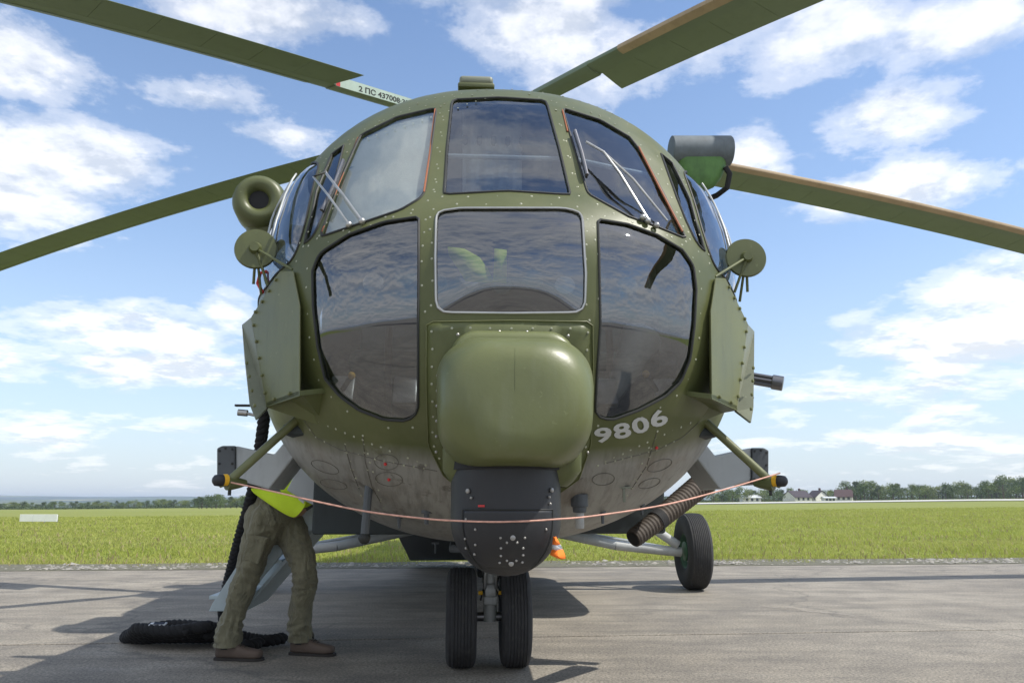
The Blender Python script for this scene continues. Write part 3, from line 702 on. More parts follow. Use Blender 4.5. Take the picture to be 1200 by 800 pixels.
for m1 in(1,-1):
    for pp in ([(353,206),(341,232),(331,262),(323,300)],[(347,205),(335,232),(325,262),(317,300)]):
        q=np.array([hit(*p) for p in densify(pp,10)[:-8]])*[m1,1]; mb=MB(); mb.tube(offs(q,.030),.005,8); mb.build('slide_frame','grey',H)
# opaque pale sun screen behind the left windscreen, orange sealant lines
V,F,C=cdt([],WIN['windscreen_left'],.05); F=F[inpoly(C,WIN['windscreen_left'])]
npmesh('sun_screen',offs(V,-.02),F,'screen',H,smooth=True)
def sline(pts,off,r,name,m,par=H,n=6):
    q=np.array([hit(*p) for p in pts]); mb=MB(); mb.tube(offs(q,off),r,n); return mb.build(name,m,par)
sline([(510,129),(504,178),(497,226)],.004,.004,'sealant_line','orange_line')
sline([(420,162),(398,216),(378,272)],.004,.003,'sealant_line','orange_line')
sline([(659,130),(665,155)],.004,.004,'sealant_line','orange_line')
sline([(748,173),(775,226),(799,272)],.004,.005,'sealant_line','orange_line')
# bolted frame plate that carries the radome
FP=pxpoly([(500,377),(600,375.5),(694,377),(695,450),(692,520),(678,560),(650,580),(550,580),(520,556),(502,520),(500,450)],[4,0,4,0,0,0,0,0,0,0,0])
V,F,C=cdt([],FP,.035); F=F[inpoly(C,FP)]; o=npmesh('radome_frame_plate',offs(V,.006),F,'olive',H,smooth=True)
md=o.modifiers.new('s','SOLIDIFY');md.thickness=.0065;md.offset=-1
riv.append(offs(resample(FP*.93+FP.mean(0)*.07,.04),.007)); 
# panel seams and access hatches on the belly
def seam(pts,closed=False,r=.0012,m='seal'):
    q=np.array([hit(*p) for p in (pts if closed else densify(pts,8)[:-int(np.linalg.norm(V3(pts[0])-V3(pts[-1]))/8+.5) or None])]); mb=MB()
    if closed: mb.loop(offs(q,.001),r,5)
    else: mb.tube(offs(q,.001),r,5)
    return mb
def ell(cx,cy,rx,ry,a=0,n=20): return [(cx+rx*math.cos(t)*math.cos(a)-ry*math.sin(t)*math.sin(a),cy+rx*math.cos(t)*math.sin(a)+ry*math.sin(t)*math.cos(a)) for t in np.linspace(0,2*math.pi,n,endpoint=False)]
for cx,cy,rx,ry,a in ((453,541,14,9,0.1),(456,561,16,8,.1),(381,547,17,6,.35),(391,567,16,5,.2),(707,561,13,7,-.1),(773,545,15,6,-.35),(761,566,13,5,-.3)):
    seam(ell(cx,cy,rx,ry,a),True).build('access_hatch','seam',H)
for cx,cy in((452,543),(456,561),(769,524)):
    mb=MB(); p=offs(hit(cx,cy)[None],.003)[0]; mb.sphere(p,.007,8,6); mb.build('drain_plug','red',H)
seams=[[(425,510),(428,540),(436,570),(450,595)],[(404,520),(412,550),(424,580)],[(352,486),(370,512),(400,527),(450,540),(520,553)],[(770,505),(758,545),(735,580)],[(828,486),(800,512),(770,527),(700,545)],
 [(600,104.8),(560,106),(500,117),(450,141),(410,169)],[(600,104.8),(660,110),(700,124),(745,148)]]
for s_ in seams[:5]: seam(s_,r=.0012).build('panel_seam','seam',H)
for s_ in seams: riv.append(offs(np.array([hit(*p) for p in densify(s_,11)[:-1]]),.0))
R=np.vstack(riv); R=R[R[:,1]<1.6]; R=R[rng.random(len(R))>.06]; R=R+rng.normal(0,.0015,R.shape)*[1,0,1]
nn=[];
oct_=np.array([[1,0,0],[.5,.87,0],[-.5,.87,0],[-1,0,0],[-.5,-.87,0],[.5,-.87,0],[0,0,.6]]); of=np.array([[i,(i+1)%6,6] for i in range(6)])
vs=[]
cen=np.array([0,1.2,1.75])
for p in R:
    d=p-cen; d/=np.linalg.norm(d); _,a,b=frame(d); vs.append(p+.0053*(oct_[:,:1]*a+oct_[:,1:2]*b+oct_[:,2:]*d)-d*.0003)
v=np.array(vs).reshape(-1,3); f=(of[None]+(np.arange(len(R))*7)[:,None,None]).reshape(-1,3)
tag(npmesh('rivets',v,f,'rivet',H),kind='stuff')
# ---- radome (chin fairing with rounded box nose)
def rbox(w,z0,z1,y,rc,n=12,taper=0):
    pts=[];cz=(z0+z1)/2;hh=(z1-z0)/2;r=min(rc,w,hh)
    for cx,cy,a0 in((w-r,hh-r,0),(-(w-r),hh-r,90),(-(w-r),-(hh-r),180),(w-r,-(hh-r),270)):
        for k in range(n):
            a=rad(a0+90*k/(n-1)); x=cx+r*math.cos(a); z=cz+cy+r*math.sin(a); pts.append((x*(1-taper*max(0,(cz-z)/hh)),y,z))
    return pts
def ringloft(rings,capend=True):
    mb=MB();n=len(rings[0]);v=[p for r in rings for p in r];f=[]
    for i in range(len(rings)-1):
        for k in range(n): f.append((i*n+k,i*n+(k+1)%n,(i+1)*n+(k+1)%n,(i+1)*n+k))
    if capend: f.append(tuple(range(n)))
    mb.add(v,f); return mb
# rear collar then nose shell (from back to front)
def zat(py,yl): return L(600,py,yl)[2]
rr=[]
W0=.27
prof=[(-.355,.10,.10,.115,.10),(-.352,.155,.14,.155,.13),(-.338,.20,.178,.195,.16),(-.31,.232,.205,.222,.17),(-.26,.252,.228,.238,.165),(-.19,.262,.243,.246,.15),(-.10,.265,.252,.25,.135),(0,.265,.258,.24,.13),(.12,.262,.258,.25,.13),(.30,.25,.25,.25,.13)]
cz=1.312; HDK=.80
for y,w,hu,hd,rc in [(a_,b_*1.03,c_,d_*HDK,e_) for a_,b_,c_,d_,e_ in prof]:
    lift=.0
    rr.append([(x,yy,z) for x,yy,z in rbox(w,cz-hd,cz+hu,y,rc,taper=.06)])
rad_=ringloft(rr).build('radome','radome',H,ang=180)
bpy.context.view_layer.update()
pts=[]
for k in range(14):
    d=dl(ray(603.5,408+6.2*k)); d=Vector(tuple(d)).normalized(); okk,loc,nr,_i=rad_.ray_cast(Vector(tuple(CAML)),d)
    if okk: pts.append(V3(loc)+V3(nr)*.0002)
if len(pts)>3: mb=MB(); mb.tube(pts[:9],.0007,6); mb.build('mould_line','radome_seam',rad_)
mb=MB(); mb.loop(offs(FP,.0065),.0022,6); mb.build('frame_edge','plate',H)
# raised shoulder collar between radome and frame plate
rr=[rbox(w,cz-.16,cz+hu,y,.10) for y,w,hu in((.0,.20,.255),(-.11,.205,.262),(-.10,.222,.284),(-.06,.228,.296),(.05,.232,.306),(.16,.236,.312))]
ringloft(rr[1:],True).build('radome_collar','radome',H,bevel=.012,ang=180)
# skirt below the radome
rr=[[(x,.13+z,zz) for x,_,z in rbox(w,-dd,dd,0,.07)] for zz,w,dd in((cz-.13,.25,.22),(cz-.205,.248,.215),(cz-.245,.22,.19),(cz-.262,.20,.175))]
sk=ringloft(rr).build('radome_skirt','olive',H,ang=50)
mb=MB()
for k in range(7): mb.sphere((-.2+.066*k,-.088+.012*max(0,abs(k-3)-1),cz-.20),.006,8,5)
mb.build('screw','bolt',sk)
seamp=[(W0*.98*math.cos(a)*1.0,0,0) for a in (0,)]
q=[p for p in [V3((0.0,-.352,cz+.135)),V3((0,-.357,cz+.05)),V3((0,-.3565,cz-.1))]]
mb=MB(); ring=[]
for k in range(44):
    a=2*math.pi*k/44; ring.append(V3((.2715*np.sign(math.cos(a))*abs(math.cos(a))**.5,-.02,cz+(.2555 if math.sin(a)>0 else .206)*np.sign(math.sin(a))*abs(math.sin(a))**.5)))
for sd in(-1,1):
    for k in range(6):
        mb=MB(); mb.sphere((sd*.2725,-.02,cz-.14+.055*k),.0055,8,5); mb.build('radome_screw','bolt',rad_)
for sd in(-1,1):
    for k in range(5):
        mb=MB(); mb.sphere((sd*.236,-.055+.0*k,cz+.17-.0*k) if k==0 else (sd*(.2-.05*(k-1)),-.075,cz+.293-.004*(5-k)),.006,8,5); mb.build('collar_screw','bolt',rad_)
# ---- nose sight turret
TX,TY,TR=-.022,.005,.196
prof=[(1.125,.185),(1.12,TR),(.97,TR),(.935,TR)]+[( .935-.192*math.sin(a),TR*math.cos(a)) for a in np.linspace(.1,1.5,12)]
mb=MB(); mb.lathe([(z,r) for z,r in prof],(TX,TY,0),(0,0,1),48); tur=mb.build('sight_turret','black_paint',H,ang=50)
mb=MB(); mb.lathe([(1.14,.17),(1.14,.203),(1.108,.205),(1.104,.17)],(TX,TY,0),(0,0,1),40,closed=True); mb.build('turret_ring','rubber',tur)
# front cover plate, a curved sheet standing proud
a=np.linspace(rad(-50),rad(50),22); zz=np.r_[np.linspace(.972,.935,4),[.935-.192*math.sin(t) for t in np.linspace(.1,1.0,9)]]; r_=np.r_[np.full(4,TR),[TR*math.cos(t) for t in np.linspace(.1,1.0,9)]]
v=[];f=[]
for z,r in zip(zz,r_):
    for t in a: v.append((TX+(r+.005)*math.sin(t),TY-(r+.005)*math.cos(t),z))
n=len(a); f=[(i*n+k,i*n+k+1,(i+1)*n+k+1,(i+1)*n+k) for i in range(len(zz)-1) for k in range(n-1)]
mb=MB(); mb.add(v,f); cv=mb.build('turret_cover','black_paint',tur,ang=60); md=cv.modifiers.new('s','SOLIDIFY'); md.thickness=.005
mb=MB(); e0=[v[i] for i in range(n)]; e1=[v[i*n] for i in range(len(zz))]; e2=[v[i*n+n-1] for i in range(len(zz))]
for e in(e0,e1,e2): mb.tube([V3(p) for p in e],.0022,5)
mb.build('cover_edge','seal',tur)
def tpt(px,py):   # point of the turret surface seen at a measured spot
    o=CAML; d=dl(ray(px,py)); d/=np.linalg.norm(d)
    ox,oy=o[0]-TX,o[1]-TY; A=d[0]**2+d[1]**2;B=2*(ox*d[0]+oy*d[1]); R0=TR+.006
    for _ in range(6):
        Cc=ox*ox+oy*oy-R0**2; t=(-B-math.sqrt(max(0,B*B-4*A*Cc)))/(2*A); p=o+d*t
        R0=(TR if p[2]>.935 else TR*math.sqrt(max(.05,1-((.935-p[2])/.194)**2)))+.006
    return p
def fast(pts,r,name,m,par):
    for px,py in pts:
        p=tpt(px,py); n_=p-np.array([TX,TY,p[2]]); mb=MB(); mb.lathe([(-.004,r),(.002,r),(.0035,r*.6)],p,n_,10); mb.build(name,m,par)
fast([(548,575),(647,574)],.008,'latch','bolt',tur); fast([(552,583),(644,582),(645,590),(546,608),(545,631),(546,642),(557,620),(557,638),(556,649),(640,620)],.0042,'bolt','bolt',tur)
fast([(601,630),(599,660)],.009,'bolt','bolt',tur)
fast([(586.5,630),(615,630),(587,642),(587,651),(613,642),(613,650),(594,635.5),(606,635.5),(594,656.5),(605,656.5),(585.5,659),(612,658.5)],.0042,'bolt','bolt',tur)
p=tpt(564,592.5); mb=MB(); mb.box(p,(.022,.004,.007),0); mb.build('red_tab','red',tur)
# ---- cabin shell
ts=np.linspace(0,2*math.pi,97)
def sect(s,w=1,zt=None,zb=None,ex=.02):
    P=surf(np.cos(ts)*TMAX,np.sin(ts)*TMAX); P[:,1]=s; P[:,0]*=w
    zm=1.84
    if zt is not None: P[:,2]=np.where(P[:,2]>zm,zm+(P[:,2]-zm)*(zt-zm)/(3.18-zm),P[:,2])
    if zb is not None: P[:,2]=np.where(P[:,2]<zm,zb+(P[:,2]-.76)*(zm-zb)/(zm-.76),P[:,2])
    return P
st=[2.3,2.55,2.8,3.05,3.3,3.6,4.2,5,6,7,8,8.6]; rows=[sect(s) for s in st]+[sect(9.4,.9,3.16,.95),sect(10.3,.66,3.12,1.35),sect(11.2,.42,3.05,1.75)]
n=97; v=np.vstack(rows); f=[]
for i in range(len(rows)-1):
    for k in range(n-1):
        c=(rows[i][k]+rows[i][k+1]+rows[i+1][k]+rows[i+1][k+1])/4
        if c[0]<-.6 and 2.55<c[1]<3.3 and 1.0<c[2]<2.65: continue
        f.append((i*n+k,(i+1)*n+k,(i+1)*n+k+1,i*n+k+1))
mb=MB(); mb.add(v,f); cab=mb.build('cabin_shell','skin2',H,ang=60); md=cab.modifiers.new('s','SOLIDIFY');md.thickness=.03;md.offset=-1
mb=MB(); mb.lathe([(0,.6),(1.5,.46),(4,.34),(6.2,.24)],(0,11.0,2.45),(0,1,.03),24); mb.build('tail_boom','olive',H)
mb=MB(); mb.prism([(-.06,16.6,2.5),(-.06,18.1,4.4),(-.06,18.7,4.5),(-.06,17.7,2.4)],(.12,0,0)); mb.build('tail_fin','olive',H,bevel=.02)
for sd in(-1,1):
    mb=MB(); mb.box((sd*.9,15.2,2.75),(1.2,.5,.06)); mb.build('tailplane','olive',H,bevel=.02)
for sd in(-1,1):
    for k in range(5):
        y=4.1+k*.95; mb=MB(); mb.lathe([(-.01,.19),(.012,.19)],(sd*1.235,y,1.98),(sd,0,.1),24); w_=mb.build('cabin_window','glass_side',H)
        mb=MB(); mb.lathe([(-.01,.19),(.02,.19),(.02,.215),(-.01,.215)],(sd*1.235,y,1.98),(sd,0,.1),24,closed=True); mb.build('window_ring','olive',w_)
# engine deck, intakes and mast
rr=[]
for y,w,z in((3.2,.45,3.15),(3.5,.72,3.5),(4.1,.82,3.78),(5.2,.85,3.9),(6.6,.8,3.9),(7.8,.6,3.7),(9,.3,3.2)):
    rr.append(rbox(w,2.8,z,y,.28))
ringloft(rr).build('engine_cowling','olive',H,ang=180)
for sd in(-1,1):
    mb=MB(); mb.lathe([(-.36,.05),(-.34,.16),(-.24,.26),(-.1,.30),(.05,.30),(.06,.24),(.5,.24)],(sd*.56,3.35,3.74),(0,1,0),28); mb.build('engine_intake','plate_grey',H)
    mb=MB(); mb.lathe([(0,.2),(.5,.19)],(sd*.75,6.4,3.5),(sd,.3,0),20); mb.build('exhaust','gun',H)
mb=MB(); mb.lathe([(0,.2),(.9,.13),(1.0,.32),(1.16,.34),(1.25,.12),(1.4,.1)],(-.0,5.45,3.86),(0,-.05,1),24); hub=mb.build('rotor_hub','grey',H)
# roof antenna and small roof fittings
a_=L(558,97,1.15); mb=MB(); mb.box((a_[0],1.15,a_[2]-.012),(.185,.12,.05)); mb.build('roof_antenna','plate_grey',H,bevel=.02,seg=4)
mb=MB(); mb.box((a_[0],1.15,a_[2]-.05),(.20,.14,.03)); mb.build('antenna_base','olive',H,bevel=.01)
# ---- rotor blades
HUB=np.array([0,8.3506,5.1112]); HUB[0]=.175-.06*HUB[1]
Rm=lambda p: w2l(p)
def airfoil(c0,c1,n=9,th=.06):
    # chordwise from c0 (leading, +) to c1 ; returns (chord, height) loop
    xs=[c0+(c1-c0)*t for t in (0,.02,.07,.15,.3,.5,.75,1)]
    h=[0,.42,.72,.95,1,.82,.45,.04]
    up=[(x,th*.62*q) for x,q in zip(xs,h)]; dn=[(x,-th*.38*q) for x,q in zip(xs,h)]
    return up+dn[::-1][:-1]
K2=.0076
def bladefn(azm,a):
    def fn(r,c,h,inc=rad(7)):
        sdir=np.array([math.sin(azm),-math.cos(azm),0]); cdir=np.array([sdir[1],-sdir[0],0])
        slope=-(a+2*K2*r); p=HUB+sdir*r+np.array([0,0,-(a*r+K2*r*r)])
        up=np.array([-sdir[0]*slope,-sdir[1]*slope,1]); up/=np.linalg.norm(up)
        c2=cdir*math.cos(inc)+up*math.sin(inc); u2=up*math.cos(inc)-cdir*math.sin(inc)
        return Rm(p+c2*c+u2*h)
    return fn
DA=[.0323,.0227,-.0168,-.0322,0]; DZ=[-.0548,.0536,-.0159,.0164,0]; OFF=[-1,1,3,-3,5]; BL=[]
for b in range(5):
    azm=-.0857+OFF[b]*rad(36)+DZ[b]; a=.067+DA[b]; fn=bladefn(azm,a); BL.append(fn)
    def loft(rs,loop,name,m,par,inc=rad(7)):
        mb=MB();n=len(loop);v=[fn(r,c,h,inc) for r in rs for c,h in loop];f=[(i*n+k,i*n+(k+1)%n,(i+1)*n+(k+1)%n,(i+1)*n+k) for i in range(len(rs)-1) for k in range(n)]
        f+=[tuple(range(n))[::-1],tuple((len(rs)-1)*n+k for k in range(n))]; mb.add(v,f); return mb.build(name,m,par,ang=40)
    rs=np.linspace(1.98,10.6,19)
    spar_l=[(.13,0),(.126,.02),(.105,.034),(.05,.044),(-.05,.042),(-.05,-.026),(.05,-.028),(.105,-.022),(.126,-.012)]
    bo=loft(rs,spar_l,'rotor_blade','blade',H)
    loft([.75,1.1,1.98],[(x*.98,h*1.45) for x,h in spar_l],'blade_root','blade',bo)
    loft([.8,1.1,1.978],[(-.0492,.060),(-.0530,.058),(-.0530,-.036),(-.0492,-.038)],'spar_web','spar',bo)
    loft([.25,.8],[(.09,.045),(-.03,.05),(-.03,-.05),(.09,-.045)],'blade_cuff','grey',bo)
    # abrasion boot on the leading edge (tan on the blades of the right-hand side)
    bm_='boot' if b in(1,2) else 'blade'
    loft(np.linspace(2.4 if b==1 else 2.2,10.6,14),[(.134,0),(.130,.022),(.106,.037),(.106,.030),(.1,.02),(.1,-.02),(.055,-.024),(.055,-.031),(.106,-.0265),(.130,-.015)],'leading_edge_boot',bm_,bo)
    # trailing edge pockets
    dr=(10.55-2.0)/20
    for k in range(20):
        r0=2.0+k*dr+.0015;r1=2.0+(k+1)*dr-.0015
        L0=[(-.0505,.0415),(-.15,.035),(-.27,.02),(-.385,.003),(-.385,0),(-.27,-.011),(-.15,-.019),(-.0505,-.0255)]
        mb=MB();n=len(L0); v=[]
        for j,r in enumerate((r0,r1)):
            for c,h in L0:
                cut=0.0
                if k==0 and j==0: cut=-.30*(abs(c)-.05)/.335*-1*(-1 if False else 1)
                v.append(fn(r-(cut*.35 if k==0 and j==0 else 0),c,h))
        f=[(i,(i+1)%n,n+(i+1)%n,n+i) for i in range(n)]+[tuple(range(n))[::-1],tuple(range(n,2*n))]
        mb.add(v,f); mb.build('blade_pocket','blade',bo,ang=40)
# ---- text helpers
def textmesh(s,size,off=0.0,shear=0):
    cu=bpy.data.curves.new('t','FONT'); cu.body=s; cu.size=size; cu.offset=off; cu.shear=shear; cu.resolution_u=3; ob=bpy.data.objects.new('t',cu); COL.objects.link(ob)
    me=bpy.data.meshes.new_from_object(ob.evaluated_get(bpy.context.evaluated_depsgraph_get())); bpy.data.objects.remove(ob)
    bm=bmesh.new(); bm.from_mesh(me); bmesh.ops.triangulate(bm,faces=bm.faces); bmesh.ops.subdivide_edges(bm,edges=[e for e in bm.edges if e.calc_length()>size*.3],cuts=1)
    bmesh.ops.triangulate(bm,faces=bm.faces); v=np.array([tuple(x.co) for x in bm.verts]); f=np.array([[x.index for x in q.verts] for q in bm.faces]); bm.free(); bpy.data.meshes.remove(me); return v,f
# number on the nose: follows a curve that climbs to the right
x0=0
for ch,(cx,cy,ang,hh) in zip('9806',[(706.5,509,-8,17.5),(728.5,504,-12,18),(750,497.5,-16,18.5),(771,489.5,-20,19)]):
    v,f=textmesh(ch,1.0,.03); c=(v.min(0)+v.max(0))/2; s_=hh/(v[:,1].max()-v[:,1].min()); d=(v-c)*s_; d[:,0]*=20.5/np.ptp(d[:,0])
    A=rad(ang); qx=cx+d[:,0]*math.cos(A)+d[:,1]*math.sin(A); qy=cy+d[:,0]*math.sin(A)-d[:,1]*math.cos(A)
    q=np.array([hit(a_,b_) for a_,b_ in zip(qx,qy)]); npmesh('number_digit',offs(q,.0035),f,'grey_print',H)
# code on the root of the upper-left blade (underside)
v,f=textmesh('2 ПС 437008·334',.10,.003); w_=v[:,0].max()
P=[BL[0](1.72-x*.66/w_,-.0545,-.022+y*.72) for x,y,_ in v]
npmesh('blade_code',np.array(P),f,'black_print',H)
mb=MB(); mb.add([BL[0](r,-.0545,c) for r,c in((1.975,-.034),(1.93,-.034),(1.93,.05),(1.975,.05))],[(0,1,2,3)]); mb.build('red_mark','red',H)
# ---- wipers
def sp(px,py,off): return offs(hit(px,py)[None],off)[0]
def wiper(arm1,arm2,bladepts,piv):
    w=MB(); p=[sp(x,y,o) for x,y,o in arm1]; w.tube(p,.006,8); o=w.build('wiper_arm','steel',H)
    w=MB(); w.tube([sp(x,y,q) for x,y,q in arm2],.005,8); w.build('wiper_rod','steel',o)
    w=MB(); w.tube([sp(x,y,q) for x,y,q in bladepts],.008,8); bb=w.build('wiper_blade','gun',o)
    w=MB(); w.tube([sp(x,y,q-.012) for x,y,q in bladepts],.006,6); w.build('wiper_rubber','seal',bb)
    for x,y in piv: w=MB(); w.sphere(sp(x,y,.015),.014,10,8); w.build('pivot','steel',o)
wiper([(426,262,.02),(407,237,.05),(391,215,.055)],[(411,266,.02),(393,240,.05),(376,217,.05),(391,213,.055)],[(406,194,.03),(396,222,.03),(382,252,.03)],[(426,262),(411,266)])
wiper([(757,262,.02),(722,215,.05),(703,192,.06),(684,178,.05)],[(779,263,.02),(737,221,.05),(703,192,.06)],[(672,160,.03),(680,186,.03),(686,212,.03)],[(757,262),(767,267),(751,258)])
# ---- cockpit interior
def ib(name,c,d,m,par=H,bev=.02,rx=0): mb=MB(); mb.box(c,d,rx=rx); return mb.build(name,m,par,bevel=bev)
ib('instrument_panel',(0,.95,2.02),(1.5,.14,.34),'cockpit',rx=rad(-15)); ib('cockpit_floor',(0,1.4,1.30),(1.9,1.7,.05),'cockpit'); ib('bulkhead',(0,2.2,1.9),(2.2,.06,2.2),'cockpit')
ib('centre_console',(0,1.05,1.6),(.34,.7,.4),'cockpit_teal')
for sd in(-1,1):
    s_=ib('pilot_seat',(sd*.55,1.45,1.72),(.46,.48,.12),'cockpit_teal',bev=.04); ib('seat_back',(sd*.55,1.72,2.1),(.46,.12,.75),'cockpit_teal',s_,.05,rad(-8))
    for k in(-1,1): ib('rudder_pedal',(sd*.55+k*.13,.42,1.45),(.10,.03,.14),'steel',bev=.01,rx=rad(-30))
for sd,(x,y) in((-1,(412,440)),(1,(757,438))):
    p=L(x,y,.36); q=L(x-sd*-14 if sd<0 else x+14,y+22,.42); mb=MB(); mb.tube([p,q],.011,8); lv=mb.build('pedal_lever','seal',H); mb=MB(); mb.sphere(p,.016,10,8); mb.build('lever_knob','yellow',lv)
for k in range(9):
    x=-.62+.155*k; mb=MB(); mb.lathe([(0,.05),(.02,.05),(.022,.042)],(x,.865,2.03+.03*(k%2)),(0,-1,.25),18); mb.build('gauge','steel' if k%3==0 else 'cockpit_teal',H)
for sd in(-1,1):
    mb=MB(); mb.tube([(sd*.55,1.05,1.4),(sd*.55,.98,1.75),(sd*.55,1.02,1.9)],.018,10); cs_=mb.build('cyclic_stick','seal',H)
    mb=MB(); mb.box((sd*.55,1.68,2.52),(.26,.1,.2)); mb.build('headrest','pod_grey',H,bevel=.04)
mb=MB(); mb.tube([(-.75,.5,2.45),(-.3,.42,2.5),(.3,.42,2.5),(.75,.5,2.45)],.012,8); mb.build('cabin_rail','grey',H)
ib('overhead_panel',(0,1.25,2.86),(.6,.5,.06),'cockpit_teal')
p=L(744,224,1.0); mb=MB(); mb.sphere(p,.105,20,14,(1,1,1.05)); mb.build('helmet_bag','plate',H)
p=L(737,455,.75); mb=MB(); mb.tube([L(716,470,.6),L(752,395,.75)],.1,14,rr=[.03,.10]); mb.build('duct','grey',H)
mb=MB(); v=[]  # pale folded sheet added to imitate white reflection streaks in the centre windscreen
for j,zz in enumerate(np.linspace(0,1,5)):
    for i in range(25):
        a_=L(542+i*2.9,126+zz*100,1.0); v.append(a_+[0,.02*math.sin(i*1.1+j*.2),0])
mb.add(v,[(25*j+i,25*j+i+1,25*j+26+i,25*j+25+i) for j in range(4) for i in range(24)]); o=mb.build('reflection_streaks','white',H,ang=180); md=o.modifiers.new('s','SOLIDIFY'); md.thickness=.003
# small green-yellow vest lying behind the lower centre window
hv=empty('folded_safety_vest',tuple(np.array(H.matrix_basis@Vector(L(548,310,.34)))),YAW,label='yellow green safety vest folded behind the lower centre window of the nose',cat='safety vest')
HV=V3(L(548,310,.34))
def strip(pts,w,name):
    mb=MB(); v=[]
    for (x,y),ww in zip(pts,w):
        p=V3(L(x,y,.34))-HV; v+=[p+[-ww,0,0],p+[ww,.02,0]]
    mb.add(v,[(2*i,2*i+1,2*i+3,2*i+2) for i in range(len(pts)-1)]); o=mb.build(name,'hivis',hv); m_=o.modifiers.new('s','SOLIDIFY'); m_.thickness=.006
strip([(534,290),(544,300),(554,314),(562,330)],[.035,.065,.065,.06],'vest_panel'); strip([(587,291),(587,306),(586,330)],[.026,.026,.028],'vest_strap')
# ---- side armour plates, mirrors, antenna arms (both sides)
n1=np.array([-.60,-.40-0,0.]) ; p1=np.array([-.86,.27,1.8]); p2=np.array([-1.17,.66,1.8]); p3=np.array([-1.42,1.2,1.8])
def pn(a,b): d=b-a; n=np.array([d[1],-d[0],0]); return n/np.linalg.norm(n)
nA,nB=pn(p1,p2),pn(p2,p3)
front=[onplane(x,y,p1,nA) for x,y in((328,317),(343.5,317),(351.6,358),(351,463.5),(312,477),(294,371))]
side=[onplane(x,y,p2,nB) for x,y in((294,371),(283,380),(286,420),(292,474),(299,492),(312,477))]
side[0]=front[5]; side[-1]=front[4]
def both(fn_):
    fn_(lambda p:V3(p)); fn_(mir)
def plates(m_):
    mb=MB(); off=np.array([.0,.028,0]); mb.prism([m_(p) for p in front],off); pl=mb.build('armour_plate','plate',H,smooth=False,bevel=.004,seg=1)
    mb=MB(); mb.prism([m_(p+[0,.003,0]) for p in side],off); mb.build('side_plate','plate_grey',pl,smooth=False,bevel=.003,seg=1)
    c=[(front[0],front[5],4),(front[5],front[4],5),(front[4],front[3],2),(side[2],side[4],4)]
    for a_,b_,k in c:
        for i in range(k):
            t=(i+.5)/k; p=a_*(1-t)+b_*t; p=p*.93+np.mean(front,0)*.07; p=m_(p); nn_=m_(nA) if nA[1]<0 else m_(-nA)
            mb=MB(); mb.lathe([(-.004,.0075),(.004,.0075),(.006,.004)],p+nn_*.004,nn_,8); mb.build('bolt','plate',pl)
    # lower bracket joining plate and fuselage
    mb=MB(); a_=front[3]; mb.prism([m_(a_),m_(a_+[0.12,.10,.03]),m_(a_+[.06,.2,-.1]),m_(front[4]+[.03,.1,0]),m_(front[4])],(0,0,.02)); mb.build('bracket','olive',pl,smooth=False)
both(plates)
def mirror(m_):
    c=L(300,292,.50); mb=MB(); mb.lathe([(-.012,.06),(-.010,.088),(0,.092),(.012,.088),(.014,.05)],m_(c),m_(V3((.12,-1,.05))),32); mr=mb.build('mirror_disc','olive',H,ang=50)
    mb=MB(); mb.lathe([(0,.03),(.03,.02)],m_(c+[0,-.01,0]),m_(V3((.1,-1,0))),12); mb.build('mirror_boss','olive',mr)
    t0=L(343,317,.45)
    for a_,b_ in((L(300,290,.48),L(297,333,.52)),(L(301,292,.48),L(343,316,.34)),(L(301,296,.48),L(314,334,.5)),(L(301,296,.48),L(306,345,.55))):
        mb=MB(); mb.tube([m_(a_),m_(b_)],.0062,8); mb.build('mirror_stay','olive',mr)
both(mirror)
def arm(m_):
    Y0=1.15
    q=[L(x,y,Y0) for x,y in((276,522),(321,532),(342,507),(351,527),(315,573),(276,562))]
    mb=MB(); mb.prism([m_(p) for p in q],(0,.34,0)); am=mb.build('antenna_arm','grey',H,smooth=False,bevel=.008)
    q=[L(x,y,Y0-.012) for x,y in((254,525),(260,522),(275.5,522),(275.5,566),(262,567),(254,562))]
    mb=MB(); mb.prism([m_(p) for p in q],(0,.36,0)); cp=mb.build('antenna_face','cap_grey',am,smooth=False,bevel=.006)
    for x,y in((257,528),(264,525),(272,526),(272,543),(272,560),(264,563),(257,560),(257,543)):
        mb=MB(); p=m_(L(x,y,Y0-.014)); mb.lathe([(0,.006),(.005,.005)],p,(0,-1,0),8); mb.build('screw','seal',cp)
    # pylon joint onto the fuselage
    q=[L(x,y,Y0+.01) for x,y in((340,508),(362,500),(378,548),(352,527))]
    mb=MB(); mb.prism([m_(p) for p in q],(0,.34,0)); mb.build('pylon','grey',am,smooth=False,bevel=.006)
    # olive outrigger rod
    a_=V3(L(352,488,.55)); b_=V3(L(270,562,.45)); d=(b_-a_)/np.linalg.norm(b_-a_); dd=V3((-.72,-.69,-.05)); dd/=np.linalg.norm(dd)
    rt=offs(hit(350,487)[None],0)[0]
    mb=MB(); mb.tube([m_(rt-[0,-.1,0]),m_(a_),m_(b_),m_(b_+d*.02+dd*.03)],.018,12); rd=mb.build('outrigger_rod','plate',H)
    mb=MB(); mb.lathe([(-.07,.012),(-.045,.02),(0,.028),(.015,.027)],m_(b_+[-.0,0,-.014]),m_(dd),16); mb.build('rod_tip','olive',rd)
    mb=MB(); mb.lathe([(0,.024),(.02,.024)],m_(b_+dd*.015),m_(dd),16); mb.build('yellow_ring','yellow',rd)
    mb=MB(); mb.lathe([(0,.0245),(.01,.0245),(.03,.022),(.038,.013),(.041,.0)],m_(b_+dd*.035),m_(dd),16); mb.build('rod_cap','black_paint',rd,ang=60)
    mb=MB(); mb.tube([m_(b_+[0.0,0,-.02]),m_(b_+[0,0,-.062])],.007,8); mb.build('tip_pin','seal',rd)
both(arm)
